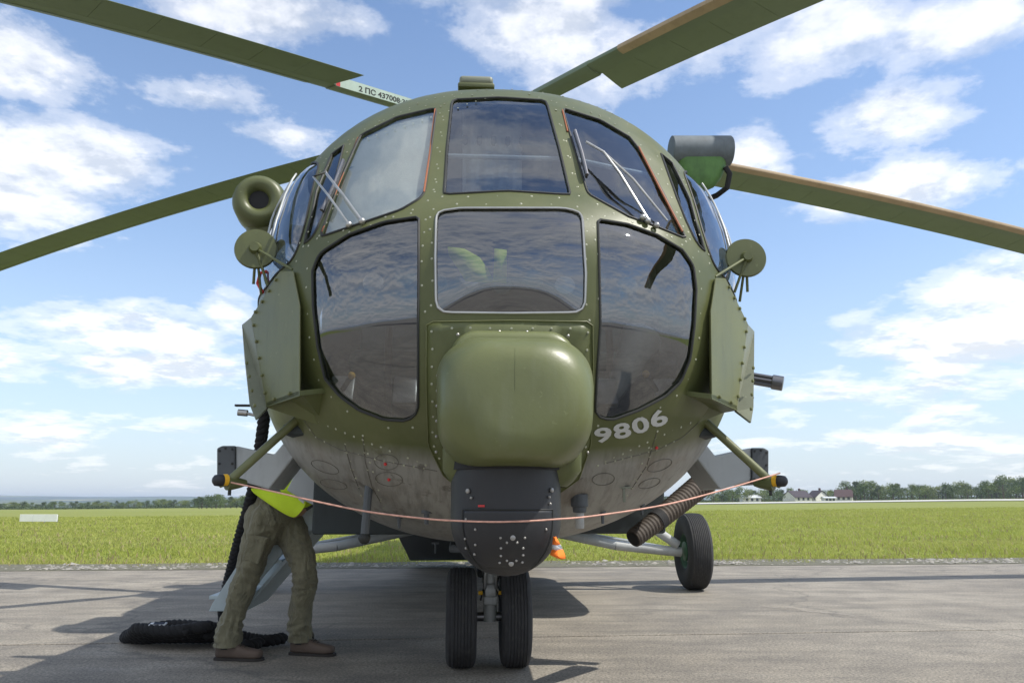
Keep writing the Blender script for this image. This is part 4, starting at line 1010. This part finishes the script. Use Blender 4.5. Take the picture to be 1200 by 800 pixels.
# left: round intake fairing; right: covered pod
c=L(303,233,1.55); ax=V3((.12,-1,-.02))
mb=MB(); mb.lathe([(-.06,.05),(-.03,.052),(.0,.062),(.02,.085),(.022,.115),(.0,.142),(-.05,.155),(-.2,.155),(-.36,.12),(-.42,.04)],c,ax,36); it=mb.build('side_intake','olive',H,ang=180)
mb=MB(); mb.lathe([(-.02,.06),(-.018,.0)],c,ax,24); mb.build('intake_mouth','rubber',it)
mb=MB(); mb.lathe([(0,.06),(.05,.10),(.22,.145),(.34,.12)],c+[.03,.17,-.26],(-.1,0.05,1),20); mb.build('intake_neck','olive',it,ang=180)
mb=MB(); mb.tube([c+[.0,.2,-.12],c+[.2,.2,-.15],c+[.45,.25,-.2]],.06,12); mb.build('mount_arm','olive',it)
a_=L(786,177,1.75); b_=L(856,177,1.75); mb=MB(); r=.095
mb.tube([a_+[0,0,0],a_+[.006,0,0],b_-[.006,0,0],b_],r,28,rr=[r*.93,r,r,r*.93]); pod=mb.build('pod_cover','pod_grey',H)
c=(a_+b_)/2; rr=[]
for z,w,d in((-.045,.165,.066),(-.10,.155,.066),(-.17,.125,.06),(-.225,.08,.05),(-.245,.04,.03)):
    rr.append([(c[0]-.005+x,c[1]+y,c[2]-.015+z) for x,_,y in rbox(w,-d,d,0,.07)])
ringloft([r_ for r_ in rr][::-1]).build('pod_bucket','pod_green',pod,ang=60)
mb=MB(); mb.tube([L(850,196,1.7),L(855,204,1.7),L(852,220,1.72),L(840,229,1.8),L(826,235,1.9),L(812,248,1.95)],.018,12); mb.build('pod_hose','rubber',pod)
mb=MB(); mb.tube([c+[0,0,-.2],c+[-.12,.1,-.36],V3((.78,c[1]+.15,2.72))],.03,10); mb.build('mount_arm','cap_grey',pod)
# ---- door gun on the right
g0=L(868,441,2.1); g1=L(915,449,2.0); d=g1-g0; d/=np.linalg.norm(d); _,u,w_=frame(d)
mb=MB()
for k in range(6):
    t=math.pi*k/3; o=.030*(math.cos(t)*u+math.sin(t)*w_); mb.tube([g0-d*.3+o,g1+o],.0115,8)
gn=mb.build('gun_barrels','gun',H)
gb=g0-d*.45; mb=MB(); mb.tube([gb-d*.32,gb-d*.30,gb+d*.14,gb+d*.17],.075,16,rr=[.05,.075,.075,.055]); mb.build('gun_body','gun',gn)
mb=MB(); mb.tube([gb-d*.1,gb+V3((-.12,.05,-.35)),V3((1.12,gb[1]+.05,1.25))],.03,10); mb.build('gun_mount','cap_grey',gn)
mb=MB(); mb.lathe([(-.055,.043),(-.05,.047),(.012,.047),(.014,.043)],g1,d,18,closed=False); mb.build('muzzle_clamp','gun',gn)
mb=MB(); mb.tube([L(868,472,2.0),L(880,472,2.0)],.02,10); mb.tube([L(870,472,2.0),V3((1.14,2.05,1.5))],.008,8); mb.build('gun_sight','gun',gn); mb=MB(); mb.box(L(877,466,2.0),(.06,.03,.012)); mb.build('sight_hood','cap_grey',gn,smooth=False)
# left small fittings
mb=MB(); mb.tube([L(279,483,1.3),L(290,484,1.3)],.017,12); mb.tube([L(288,484,1.3),L(302,487,1.3)],.008,8); o=mb.build('step_lamp','steel',H); mb=MB(); mb.box(L(285,475,1.3),(.08,.03,.010)); mb.build('lamp_hood','seal',o,smooth=False)
mb=MB(); mb.tube([L(316,317,.6),L(305,320,.62),L(302,332,.64),L(308,343,.62)],.008,8); mb.build('red_handle','red',H)
# ---- ribbed case chute (right)
def ribbed(a,b,r0,r1,name,par,nr):
    a,b=V3(a),V3(b); Ld=np.linalg.norm(b-a); prof=[]
    for i in range(nr*4+1):
        t=i/(nr*4); rr_=(r0+(r1-r0)*t)*(1+.07*math.sin(2*math.pi*t*nr)); prof.append((t*Ld,rr_))
    prof+= [(Ld,r1*.8),(Ld-.06,r1*.78)]
    mb=MB(); mb.lathe(prof,a,b-a,20); return mb.build(name,'hose',par,ang=180)
h0=L(836,556,2.0);h1=L(772,608,1.75);h2=L(742,631,1.65)
hs=ribbed(h0,h1,.072,.058,'ribbed_chute',H,20); ribbed(h1,h2,.056,.050,'chute_end',hs,9)
mb=MB(); dd=h2-h0; mb.lathe([(-.02,.062),(.03,.062)],h1,dd,18); mb.build('hose_clamp','rubber',hs)
mb=MB(); mb.lathe([(0,.04),(.002,.0)],h2+dd/np.linalg.norm(dd)*.002,dd,16); mb.build('chute_mouth','rubber',hs)
# ---- belly fittings
p=offs(hit(679,583)[None],0)[0]; p=p+[0,0,-.035]
mb=MB(); mb.lathe([(.05,.036),(.0,.036),(-.002,.030),(-.024,.028),(-.026,.022)],p,(0,0,1),20); dr=mb.build('drain_flange','cap_grey',H)
mb=MB(); mb.lathe([(-.02,.018),(-.085,.018),(-.09,.015)],p,(0,0,1),18); mb.build('drain_tube','strut',dr)
p=offs(hit(731,571)[None],0)[0]+[0,0,.0]; mb=MB(); mb.box(p,(.055,.02,.008)); mb.box(p+[0.0,0,-.03],(.01,.012,.06)); mb.build('blade_antenna','plate_grey',H,smooth=False)
p0=offs(hit(433,572)[None],0)[0]; p1_=L(427,630,p0[1]+.01); mb=MB(); mb.tube([p0+[0,0,.06],p1_],.018,10); ro=mb.build('ventral_post','cap_grey',H); mb=MB(); mb.sphere(p1_,.026,10,8); mb.build('post_foot','seal',ro)
p=L(510,636,3.0); mb=MB(); mb.box(p,(.05,.02,.012)); mb.box(p+[0,0,-.035],(.014,.012,.07)); mb.build('blade_antenna','dark_grey',H,smooth=False)
for x,y,r,h in((500,600,.012,.05),(545,612,.01,.04),(706,600,.008,.05),(752,592,.008,.045),(640,606,.012,.03),(468,606,.009,.05)):
    p=offs(hit(x,y)[None],0)[0]; mb=MB(); mb.lathe([(.02,r*2),(-.004,r*2),(-.006,r),(-h,r*.8)],p,(0,0,1),12); mb.build('drain_pipe','cap_grey',H)
p=L(455,610,1.9); mb=MB(); mb.box((0,1.9,.745),(.5,.55,.05)); mb.build('belly_fairing','cap_grey',H,bevel=.02)
q=[L(x,y,2.35) for x,y in((336,574),(350,546),(374,556),(368,592),(352,584))]
mb=MB(); mb.prism(q,(0,.25,0)); mb.build('door_sill_fairing','grey',H,smooth=False,bevel=.006)
# ---- landing gear
def wheel(name,c,R,w,ng,par,groove=.006,rimm='rim',rr=.5):
    n=64; pr=[]; hw=w/2
    sh=[(-hw*.75,R*rr),(-hw*.95,R*(rr+.12)),(-hw,R*.80),(-hw*.93,R*.90),(-hw*.78,R*.965)]
    pr+=sh; xs=np.linspace(-hw*.62,hw*.62,ng*4+1)
    for i,x in enumerate(xs):
        crown=R*(1-.03*(x/hw)**2); pr.append((x,crown-(groove if i%4==0 else 0)))
        if i%4==0 : pr.append((x+.003,crown))
    pr+=[(-a,b) for a,b in sh[::-1]]
    rim=MB(); rim.lathe([(-hw*.55,.02),(-hw*.5,R*.12),(-hw*.35,R*.2),(-hw*.3,R*.36),(-hw*.7,R*.44),(-hw*.78,R*(rr+.015)),(hw*.78,R*(rr+.015)),(hw*.7,R*.44),(hw*.3,R*.36),(hw*.35,R*.2),(hw*.5,R*.12),(hw*.55,.02)],c,(1,0,0),40)
    wo=rim.build(name,rimm,par,ang=30)
    mb=MB(); mb.lathe(pr,c,(1,0,0),n,closed=True); mb.build('tyre','tyre',wo,ang=40)
    for k in range(8):
        t=2*math.pi*k/8
        for s_ in(-1,1):
            mb=MB(); mb.lathe([(0,R*.03),(.012,R*.025)],V3(c)+[s_*hw*.42,R*.27*math.cos(t),R*.27*math.sin(t)],(s_,0,0),6); mb.build('wheel_bolt','bolt',wo)
    return wo
NY=2.3; nc=L(572,718,NY)[0]
ng=MB(); ng.tube([(nc+.02,NY+.05,1.1),(nc+.015,NY+.02,.72),(nc+.012,NY,.5)],.055,16); ng.tube([(nc+.012,NY,.5),(nc+.012,NY-.01,.27)],.042,16)
nose_leg=ng.build('nose_gear_leg','strut',H)
mb=MB(); mb.tube([(nc-.12,NY,.2975),(nc+.12,NY,.2975)],.028,14); mb.build('axle','gun',nose_leg)
mb=MB(); mb.lathe([(-.035,.05),(.035,.05)],(nc+.012,NY-.03,.45),(1,0,0),18); mb.box((nc+.012,NY-.05,.40),(.085,.07,.05)); mb.build('axle_lug','strut',nose_leg,bevel=.01)
for s_ in(-1,1):
    mb=MB(); mb.tube([(nc+.012+s_*.035,NY-.07,.47),(nc+.012+s_*.03,NY-.10,.62)],.012,8); mb.build('torque_link','steel',nose_leg)
    mb=MB(); mb.tube([(nc+.012+s_*.05,NY-.075,.447),(nc+.012+s_*.075,NY-.075,.447)],.012,10); mb.build('bolt','yellow',nose_leg)
for k,(a0,r) in enumerate(((-.03,.006),(.045,.005),(.062,.005))):
    mb=MB(); mb.tube([V3(p) for p in ((nc+a0,NY-.055,.85),(nc+a0*1.1,NY-.062,.7),(nc+a0*1.3,NY-.075,.58),(nc+a0*.8,NY-.07,.50),(nc+a0*1.6,NY-.04,.40))],r,6); mb.build('hydraulic_line','seal',nose_leg)
mb=MB(); mb.lathe([(-.012,.062),(.012,.062)],(nc+.014,NY+.01,.62),(0,0,1),18); mb.build('clamp_ring','steel',nose_leg)
mb=MB(); mb.tube([(nc-.05,NY+.1,.62),(nc-.05,NY-.04,.55)],.02,8); mb.build('hydraulic_line','seal',nose_leg)
mb=MB(); mb.box((nc-.05,NY+.02,.68),(.06,.08,.16)); mb.build('steering_bracket','grey',nose_leg,bevel=.01)
for s_ in(-1,1): wheel('nose_wheel',(nc+s_*.166,NY,.2975),.2975,.185,6,H,.005,'rim',.5)
MY=6.55; mc=L(812,650,MY)[0]
for s_ in(-1,1):
    mx=s_*abs(mc); wheel('main_wheel',(mx,MY,.4325),.4325,.27,8,H,.007,'rim',.45)
    inn=mx-s_*.16
    mb=MB(); mb.tube([(s_*.62,MY+.1,.70),(inn-s_*.75,MY,.50)],.055,14); b_=mb.build('axle_beam','grey',H)
    mb=MB(); mb.tube([(inn-s_*.75,MY,.50),(inn+s_*.02,MY,.42)],.056,14); mb.build('beam_end','strut',b_)
    mb=MB(); mb.tube([(s_*.62,MY+1.1,.70),(inn-s_*.2,MY+.02,.46)],.04,10); mb.build('beam_brace','grey',b_)
    mb=MB(); mb.tube([(inn-s_*.02,MY-.02,.50),(s_*1.78,MY-.05,.86)],.052,14); so=mb.build('shock_strut','strut',H)
    mb=MB(); mb.tube([(s_*1.78,MY-.05,.86),(s_*1.25,MY-.1,1.9)],.07,14); mb.build('strut_cylinder','grey',so)
    mb=MB(); mb.lathe([(-.05,.11),(.0,.11),(.01,.06)],(mx-s_*.10,MY,.4325),(-s_,0,0),20); mb.build('brake_hub','rim',so)
# fuel tanks
for s_ in(-1,1):
    rr=[]
    for y,k in((4.15,.25),(4.2,.5),(4.32,.78),(4.55,.95),(4.9,1),(7.6,1),(7.9,.8),(8.0,.4)):
        rr.append([(s_*1.26+x*k,y,1.08+(z)*k) for x,_,z in rbox(.34,-.37,.37,0,.2)])
    ringloft(rr).build('fuel_tank','blue_grey',H,ang=60)
# ventral sheet + lowered rear ramp
mb=MB(); mb.prism([(-1.12,8.0,.70),(1.12,8.0,.70),(.98,9.9,.10),(-.98,9.9,.10)],(0,.1,.10)); rp=mb.build('rear_ramp','cap_grey',H,smooth=False,bevel=.01)
for x in(-.62,.08): mb=MB(); mb.box((x,9.86,.06),(.42,.06,.035)); mb.build('ramp_toe','white',rp,smooth=False)
for s_ in(-1,1): mb=MB(); mb.prism([(s_*1.05,8.0,.72),(s_*.95,9.85,.12),(s_*.95,9.8,.5),(s_*1.05,8.0,1.3)],(s_*.04,0,0)); mb.build('ramp_cheek','cap_grey',rp,smooth=False)
# ---- air stair door at the left
sx0,sz0=-1.16,.98; yS=2.78; sx1,sz1=-1.86,.28
st_=MB(); q=[V3((sx0,yS,sz0)),V3((sx0+.06,yS,sz0-.10)),V3((-1.34,yS,.72)),V3((-1.52,yS,.50)),V3((-1.66,yS,.28)),V3((sx1,yS,sz1)),V3((sx1+.02,yS,sz1+.05)),V3((-1.62,yS,.70)),V3((-1.34,yS,.96))]
st_.prism(q,(0,.035,0)); as_=st_.build('air_stair','blue_grey',H,smooth=False,bevel=.004)
st2=MB(); st2.prism([p+[0,.72,0] for p in q],(0,.035,0)); st2.build('stair_cheek','blue_grey',as_,smooth=False)
for k in range(3):
    t=(k+.55)/3; mb=MB(); mb.box((sx0+(sx1-sx0)*t,yS+.38,sz0+(sz1-sz0)*t-.02),(.24,.70,.025)); mb.build('stair_tread','blue_grey',as_,smooth=False,bevel=.004)
mb=MB(); mb.add([(sx0,yS+.03,sz0-.10),(sx0,yS+.72,sz0-.10),(-1.66,yS+.72,.28),(-1.66,yS+.03,.28)],[(0,1,2,3)]); pn_=mb.build('stair_panel','blue_grey',as_,smooth=False); md=pn_.modifiers.new('s','SOLIDIFY'); md.thickness=.02

# ================= things hung on or standing by the helicopter =================
def l2w(p): return np.array(H.matrix_basis@Vector(tuple(map(float,p))))
def catm(pts,k=8):
    P=[V3(p) for p in pts]; P=[2*P[0]-P[1]]+P+[2*P[-1]-P[-2]]; out=[]
    for i in range(1,len(P)-2):
        for j in range(k):
            t=j/k; a,b,c,d=P[i-1:i+3]; out.append(.5*((2*b)+(c-a)*t+(2*a-5*b+4*c-d)*t*t+(3*b-3*c+d-a)*t**3))
    out.append(P[-2]); return out
# cord between the two outrigger rods
pts=[L(x,y,q) for x,y,q in((271,565,.42),(320,575.5,.27),(365,586,.15),(430,599,-.03),(500,607.5,-.13),(540,610,-.18),(570,611,-.205),(592,611,-.21),(622,610,-.205),(652,608,-.18),(697,604,-.12),(780,591,.07),(850,573,.27),(914,554,.42))]
mb=MB(); mb.tube([l2w(p) for p in catm(pts,6)],.0033,6); o=mb.build('safety_line','cordm')
tag(o,'thin red and white cord strung across the nose between the two outrigger rods','cord')
# streamer
p0=V3(l2w(tpt(646,629)))+[0.01,-.008,0]
e=empty('warning_streamer',tuple(p0),0,label='small orange cloth streamer with a silver band hanging beside the black turret',cat='streamer')
def cl(rows,name,m):
    mb=MB(); v=[]
    for (a,b,z,yy) in rows: v+=[(a,yy,z),((a+b)/2,yy-.012,z-.002),(b,yy+.004,z)]
    mb.add(v,[(3*i+j,3*i+j+1,3*i+4+j,3*i+3+j) for i in range(len(rows)-1) for j in range(2)]); o=mb.build(name,m,e); md=o.modifiers.new('s','SOLIDIFY'); md.thickness=.002
cl([(-.004,.006,.003,0),(-.006,.014,-.012,-.004),(-.007,.021,-.024,0)],'cloth_top','orange'); cl([(-.007,.021,-.024,0),(-.009,.029,-.040,.004)],'silver_band','silver'); cl([(-.009,.029,-.040,.004),(-.016,.036,-.058,-.004),(.012,.038,-.070,.0)],'cloth_end','orange')
# fast rope
def strands(path,R,r,pitch,n=3,m=6):
    P=catm(path,7); d=[0]
    for a,b in zip(P,P[1:]): d.append(d[-1]+np.linalg.norm(b-a))
    S_=np.arange(0,d[-1],pitch/9); Q=np.stack([np.interp(S_,d,[p[k] for p in P]) for k in range(3)],-1); mb=MB()
    T=np.gradient(Q,axis=0); T/=np.linalg.norm(T,axis=1)[:,None]; ref=frame(T[0])[1]; A=[];B=[]
    for t in T:
        ref=ref-np.dot(ref,t)*t; ref/=np.linalg.norm(ref); A.append(ref.copy()); B.append(np.cross(t,ref))
    A=np.array(A);B=np.array(B)
    for k in range(n):
        ph=2*math.pi*(S_/pitch+k/n); mb.tube(list(Q+R*(np.cos(ph)[:,None]*A+np.sin(ph)[:,None]*B)),r,m)
    return mb
def gp(px,py,z):   # ground-ish point at height z under a measured spot
    d=ray(px,py); t=(z-1.0)/d[2]; return CAMW+d*t
def gy(px,py,Yw): d=ray(px,py); return CAMW+d*(Yw/d[1])
# rope: hanging run, then loops on the ground
top=[gy(312,470,5.2),gy(304,530,5.3),gy(295,580,5.45),gy(281,630,5.65),(gy(267,685,5.9)),(gy(262,708,6.02)),]
e=empty('fast_rope',tuple(gp(235,745,0)),0,label='thick black braided rope hanging from the left side and coiled on the concrete',cat='rope')
org=V3(e.location)
def radd(path,name,m='rope',R=.019,r=.024,pitch=.12):
    mb=strands([V3(p)-org for p in path],R,r,pitch); return mb.build(name,m,e,ang=180)
radd(top+[gp(262,728,.06)],'hanging_run')
lp=[]
for k in range(4):
    w=.0+.07*k; z=.045+.03*k
    c0=gp(146+5*k,743-3*k,z);c1=gp(268-8*k,743-2*k,z);
    pts=[]
    for t in np.linspace(0,2*math.pi,15)[:-1]:
        c=(c0+c1)/2; hx=(c1[0]-c0[0])/2; pts.append((c[0]+hx*math.cos(t),c[1]+(.17-.03*k)*math.sin(t)-.10*math.cos(t)*.3,z+.008*math.sin(3*t+k)+.012*math.cos(t)))
    radd(pts+[pts[0]],'rope_coil')
radd([gp(215,738,.14),gp(240,734,.14),gp(262,738,.10),gp(290,747,.055),gp(312,750,.05),gp(334,747,.05)],'rope_tail')
radd([gp(240,742,.10),gp(262,745,.07),gp(285,756,.05),gp(305,752,.05)],'rope_tail')
q=gp(185,731,.165); mb=MB(); mb.box(V3(q)-org,(.11,.06,.010),rx=.15,rz=.1); tg=mb.build('rope_tag','silver',e,bevel=.003); mb=MB(); mb.box(V3(q)-org+[.01,-.003,.006],(.07,.035,.006),rx=.15,rz=.1); mb.build('tag_print','navy',tg,smooth=False)
# webbing strap beside the rope
mb=MB(); P=[gy(306,560,5.75),gy(302,600,5.8),gy(296,650,5.95),gy(290,690,6.05)]; mb.tube(P,.045,10); o=mb.build('hanging_strap','navy'); tag(o,'dark navy webbing strap hanging behind the man, just right of the thick rope','strap')
# ================= man leaning into the side door =================
Pm=empty('person',tuple(gp(300,770,0)),0,label='person in olive grey trousers and yellow safety vest bending towards the helicopter, facing right',cat='person')
po=V3(Pm.location)
hip=V3((-1.62,5.53,.90)); kn1=V3((-1.74,5.44,.50)); an1=V3((-1.835,5.42,.105)); kn2=V3((-1.385,5.50,.515)); an2=V3((-1.405,5.60,.105))
h1=hip+[-.02,-.075,-.02]; h2=hip+[.06,.075,-.02]
chest=V3((-1.26,5.80,1.17)); neck=V3((-1.12,5.88,1.27)); head=V3((-1.00,5.93,1.31))
def remesh(pieces,name,m,par,vox=.012,smooth=3,disp=None):
    """join overlapping tapered tubes and balls into one continuous surface"""
    mb=MB()
    for pts,rr in pieces:
        P=catm(pts,5); n=len(pts); R=np.interp(np.linspace(0,n-1,len(P)),range(n),rr); mb.tube(P,.1,18,rr=list(R))
        mb.sphere(pts[0],rr[0]*1.0,16,10); mb.sphere(pts[-1],rr[-1]*1.0,16,10)
    me=bpy.data.meshes.new(name); me.from_pydata(mb.v,[],mb.f); o=bpy.data.objects.new(name,me); COL.objects.link(o)
    md=o.modifiers.new('r','REMESH'); md.mode='VOXEL'; md.voxel_size=vox; md.use_smooth_shade=True
    md=o.modifiers.new('s','SMOOTH'); md.factor=.6; md.iterations=smooth
    dg=bpy.context.evaluated_depsgraph_get(); me2=bpy.data.meshes.new_from_object(o.evaluated_get(dg)); bpy.data.objects.remove(o)
    me2.name=name
    if disp:
        me2.update(); 
        for v in me2.vertices:
            v.co+=v.normal*disp(v.co)
            if v.co.z<.085: v.co.z=.085+(v.co.z-.085)*.02
    me2.shade_smooth(); return link(name,me2,par,m)
r_=lambda *p:[V3(q)-po for q in p]
sh1=chest+[-.04,-.17,-.0]; sh2=chest+[.04,.18,.02]
el1=sh1+[.18,.02,-.2]; wr1=el1+[.2,.1,.05]; el2=sh2+[.22,.05,-.15]; wr2=el2+[.2,.02,.06]
pcs=[(r_(hip,hip*.5+chest*.5+[0,0,.03],chest),[.125,.12,.145]),(r_(sh1,sh2),[.07,.07]),(r_(chest,neck,neck+[.04,.02,.02]),[.1,.06,.055]),
 (r_(head-[.03,0,.0],head+[.055,.01,.01]),[.088,.078]),(r_(head+[.05,0,-.05],head+[.09,.01,-.04]),[.05,.035]),(r_(head+[.12,.01,.0],head+[.135,.01,-.012]),[.018,.014]),
 (r_(h1,kn1,an1),[.07,.045,.035]),(r_(h2,kn2,an2),[.07,.045,.035]),(r_(sh1,el1,wr1),[.06,.042,.028]),(r_(sh2,el2,wr2),[.06,.042,.028])]
for wr in(wr1,wr2):
    pcs.append((r_(wr,wr+[.07,0,.0]),[.03,.034]))
    for k in range(4):
        b_=wr+[.085,(k-1.5)*.021,0]; Lf=(.06,.072,.068,.05)[k]; pcs.append((r_(b_,b_+[Lf*.6,0,-.012],b_+[Lf*.9,0,-.04]),[.0115,.010,.008]))
    b_=wr+[.03,-.03,0]; pcs.append((r_(b_,b_+[.035,-.02,-.015],b_+[.06,-.012,-.03]),[.013,.011,.009]))
body=remesh(pcs,'body','skin',Pm,.009,2)
def wr_(co):
    p=Vector(co)
    q=p+Vector((mnoise.noise(p*5),mnoise.noise(p*5+Vector((7,0,0))),mnoise.noise(p*5+Vector((0,7,0)))))*.05
    def ridge(x,y,z): return (1-abs(mnoise.noise(Vector((x,y,z))))*2.2)
    kz=math.exp(-((p.z-.50)/.11)**2)+math.exp(-((p.z-.17)/.10)**2)+.8*math.exp(-((p.z-.80)/.12)**2)
    a=ridge(q.x*8+q.z*6,q.y*8,q.z*19)*.017*min(1,kz)
    b=ridge(q.x*17+3,q.y*15,q.z*4+q.x*5)*.010
    return a+b+mnoise.noise(Vector((p.x*8,p.y*8,p.z*6)))*.009-.008
hem1=an1+[-.005,0,-.015]; hem2=an2+[-.005,0,.0]
tp=[(r_(hip+[.01,.0,.10],hip+[0,0,.0],hip+[.0,0,-.06]),[.135,.145,.125]),(r_(hip+[-.06,-.02,.0],h1+[-.03,-.01,-.06]),[.118,.108]),
 (r_(h1,h1*.5+kn1*.5+[-.01,0,.0],kn1+[0,-.01,0],kn1*.45+an1*.55+[-.02,0,0],hem1),[.112,.102,.078,.074,.084]),
 (r_(h2,h2*.5+kn2*.5+[.02,0,0],kn2+[.01,0,.0],kn2*.45+an2*.55+[-.015,0,0],hem2),[.110,.098,.076,.074,.082])]
tr=remesh(tp,'trousers','trousers',Pm,.0085,3,wr_)
# cargo pocket with flap on the near thigh
mb=MB(); c=(h1*.42+kn1*.58)+[.02,-.078,.03]-po; mb.box(c,(.125,.05,.16),rz=-.1,ry=rad(14)); pk=mb.build('cargo_pocket','trousers',tr,bevel=.012,seg=3)
mb=MB(); mb.box(c+[.018,-.004,.07],(.132,.052,.045),rz=-.1,ry=rad(14)); mb.build('pocket_flap','trousers',pk,bevel=.01,seg=3)
mb=MB(); c=(h2*.5+kn2*.5)+[.095,-.04,.0]-po
# shoes
def shoe(an,yaw):
    d=V3((math.cos(yaw),math.sin(yaw),0)); s_=V3((-d[1],d[0],0)); rows=[]
    for t,w,hh,zb in((-.075,.024,.07,.006),(-.055,.036,.098,0),(-.01,.041,.115,0),(.04,.043,.112,0),(.085,.046,.085,0),(.13,.050,.068,0),(.18,.050,.060,0),(.215,.043,.052,.003),(.238,.024,.036,.010)):
        row=[]
        for k in range(14):
            a=2*math.pi*k/14; x=math.cos(a); z=math.sin(a); zz=.012+hh*.5+hh*.5*np.sign(z)*abs(z)**.6; row.append(an*[1,1,0]-po*[1,1,0]+d*t+s_*w*np.sign(x)*abs(x)**.7+[0,0,zz+zb])
        rows.append(row)
    o=ringloft(rows,True); n=14; o.f.append(tuple((len(rows)-1)*n+k for k in range(n))[::-1]); so=o.build('shoe','shoe',Pm,ang=80)
    md=so.modifiers.new('s','SUBSURF'); md.levels=1; md.render_levels=1
    rows=[]
    for z in(0,.009,.018): 
        rows.append([an*[1,1,0]-po*[1,1,0]+d*t+s_*w*sg*1.0+[0,0,z] for sg,seq in((1,((-.078,.022),(-.06,.037),(0,.040),(.06,.041),(.12,.049),(.18,.051),(.22,.044),(.245,.02))),(-1,((.245,.02),(.22,.044),(.18,.051),(.12,.049),(.06,.041),(0,.040),(-.06,.037),(-.078,.022)))) for t,w in seq])
    o=ringloft(rows,True); n=16; o.f.append(tuple(2*n+k for k in range(n))[::-1]); o.build('sole','sole',so,ang=40)
    for k in range(4):
        t=.05+.024*k; zz=.125-.014*k; mb=MB(); c=an*[1,1,0]-po*[1,1,0]+d*t; mb.tube([c-s_*.03+[0,0,zz-.008],c+[0,0,zz+.004],c+s_*.03+[0,0,zz-.008]],.0035,6); mb.build('lace','sole',so)
shoe(an1,rad(-6)); shoe(an2,rad(-12))
for an in(an1,an2): mb=MB(); a_=an-po; mb.tube([a_*[1,1,0]+[0,0,.07],a_*[1,1,0]+[0,0,.16]],.046,14); mb.build('sock','rubber',Pm)
# shirt and vest
remesh([(r_(hip+[.03,.0,.12],hip*.5+chest*.5+[0,0,.03],chest+[.01,0,0]),[.135,.14,.165]),(r_(sh1,sh2),[.09,.09]),(r_(sh1,el1,el1*.3+wr1*.7),[.078,.062,.048]),(r_(sh2,el2,el2*.3+wr2*.7),[.078,.062,.048])],'shirt','shirt',Pm,.012,3)
def vr(co): return mnoise.noise(Vector((co.x*11,co.y*11,co.z*11)))*.008
ve=remesh([(r_(hip+[.075,.02,.155],hip*.5+chest*.5+[.0,-.005,.045],chest+[.0,0,.01]),[.135,.15,.175])],'safety_vest','hivis',Pm,.012,2,vr)
# loose hem that hangs from the back and below the belly
def vestp(px,py,Yw): return gy(px,py,Yw)-po
top_=[(291,570),(305,572),(320,574),(335,576),(350,579),(361,584)]; mid_=[(296,576),(310,584),(324,592),(338,598),(350,600),(357,594)]; bot_=[(297,578),(311,588),(324,597),(336,604),(345,608),(350,602)]
mb=MB(); v=[]
for row,dy in((top_,5.37),(mid_,5.345),(bot_,5.36)):
    for i,(x,y) in enumerate(row): v.append(vestp(x,y,dy+.012*math.sin(i*2.1)+.004*i))
mb.add(v,[(6*j+i,6*j+i+1,6*j+7+i,6*j+6+i) for j in range(2) for i in range(5)]); o=mb.build('vest_hem','hivis',ve,ang=180); md=o.modifiers.new('s','SOLIDIFY'); md.thickness=.005; md=o.modifiers.new('b','SUBSURF'); md.levels=1; md.render_levels=2
mb=MB(); v=[vestp(x,y,5.355) for x,y in((350,579),(357,585),(356,590),(350,585))]; mb.add(v,[(0,1,2,3)]); o=mb.build('reflective_band','silver',ve,smooth=False); md=o.modifiers.new('s','SOLIDIFY'); md.thickness=.006
# hair and ears
mb=MB(); c=head-po; mb.sphere(c+[-.012,0,.022],.098,20,12,(1,.92,.9)); mb.build('hair','hair',Pm)
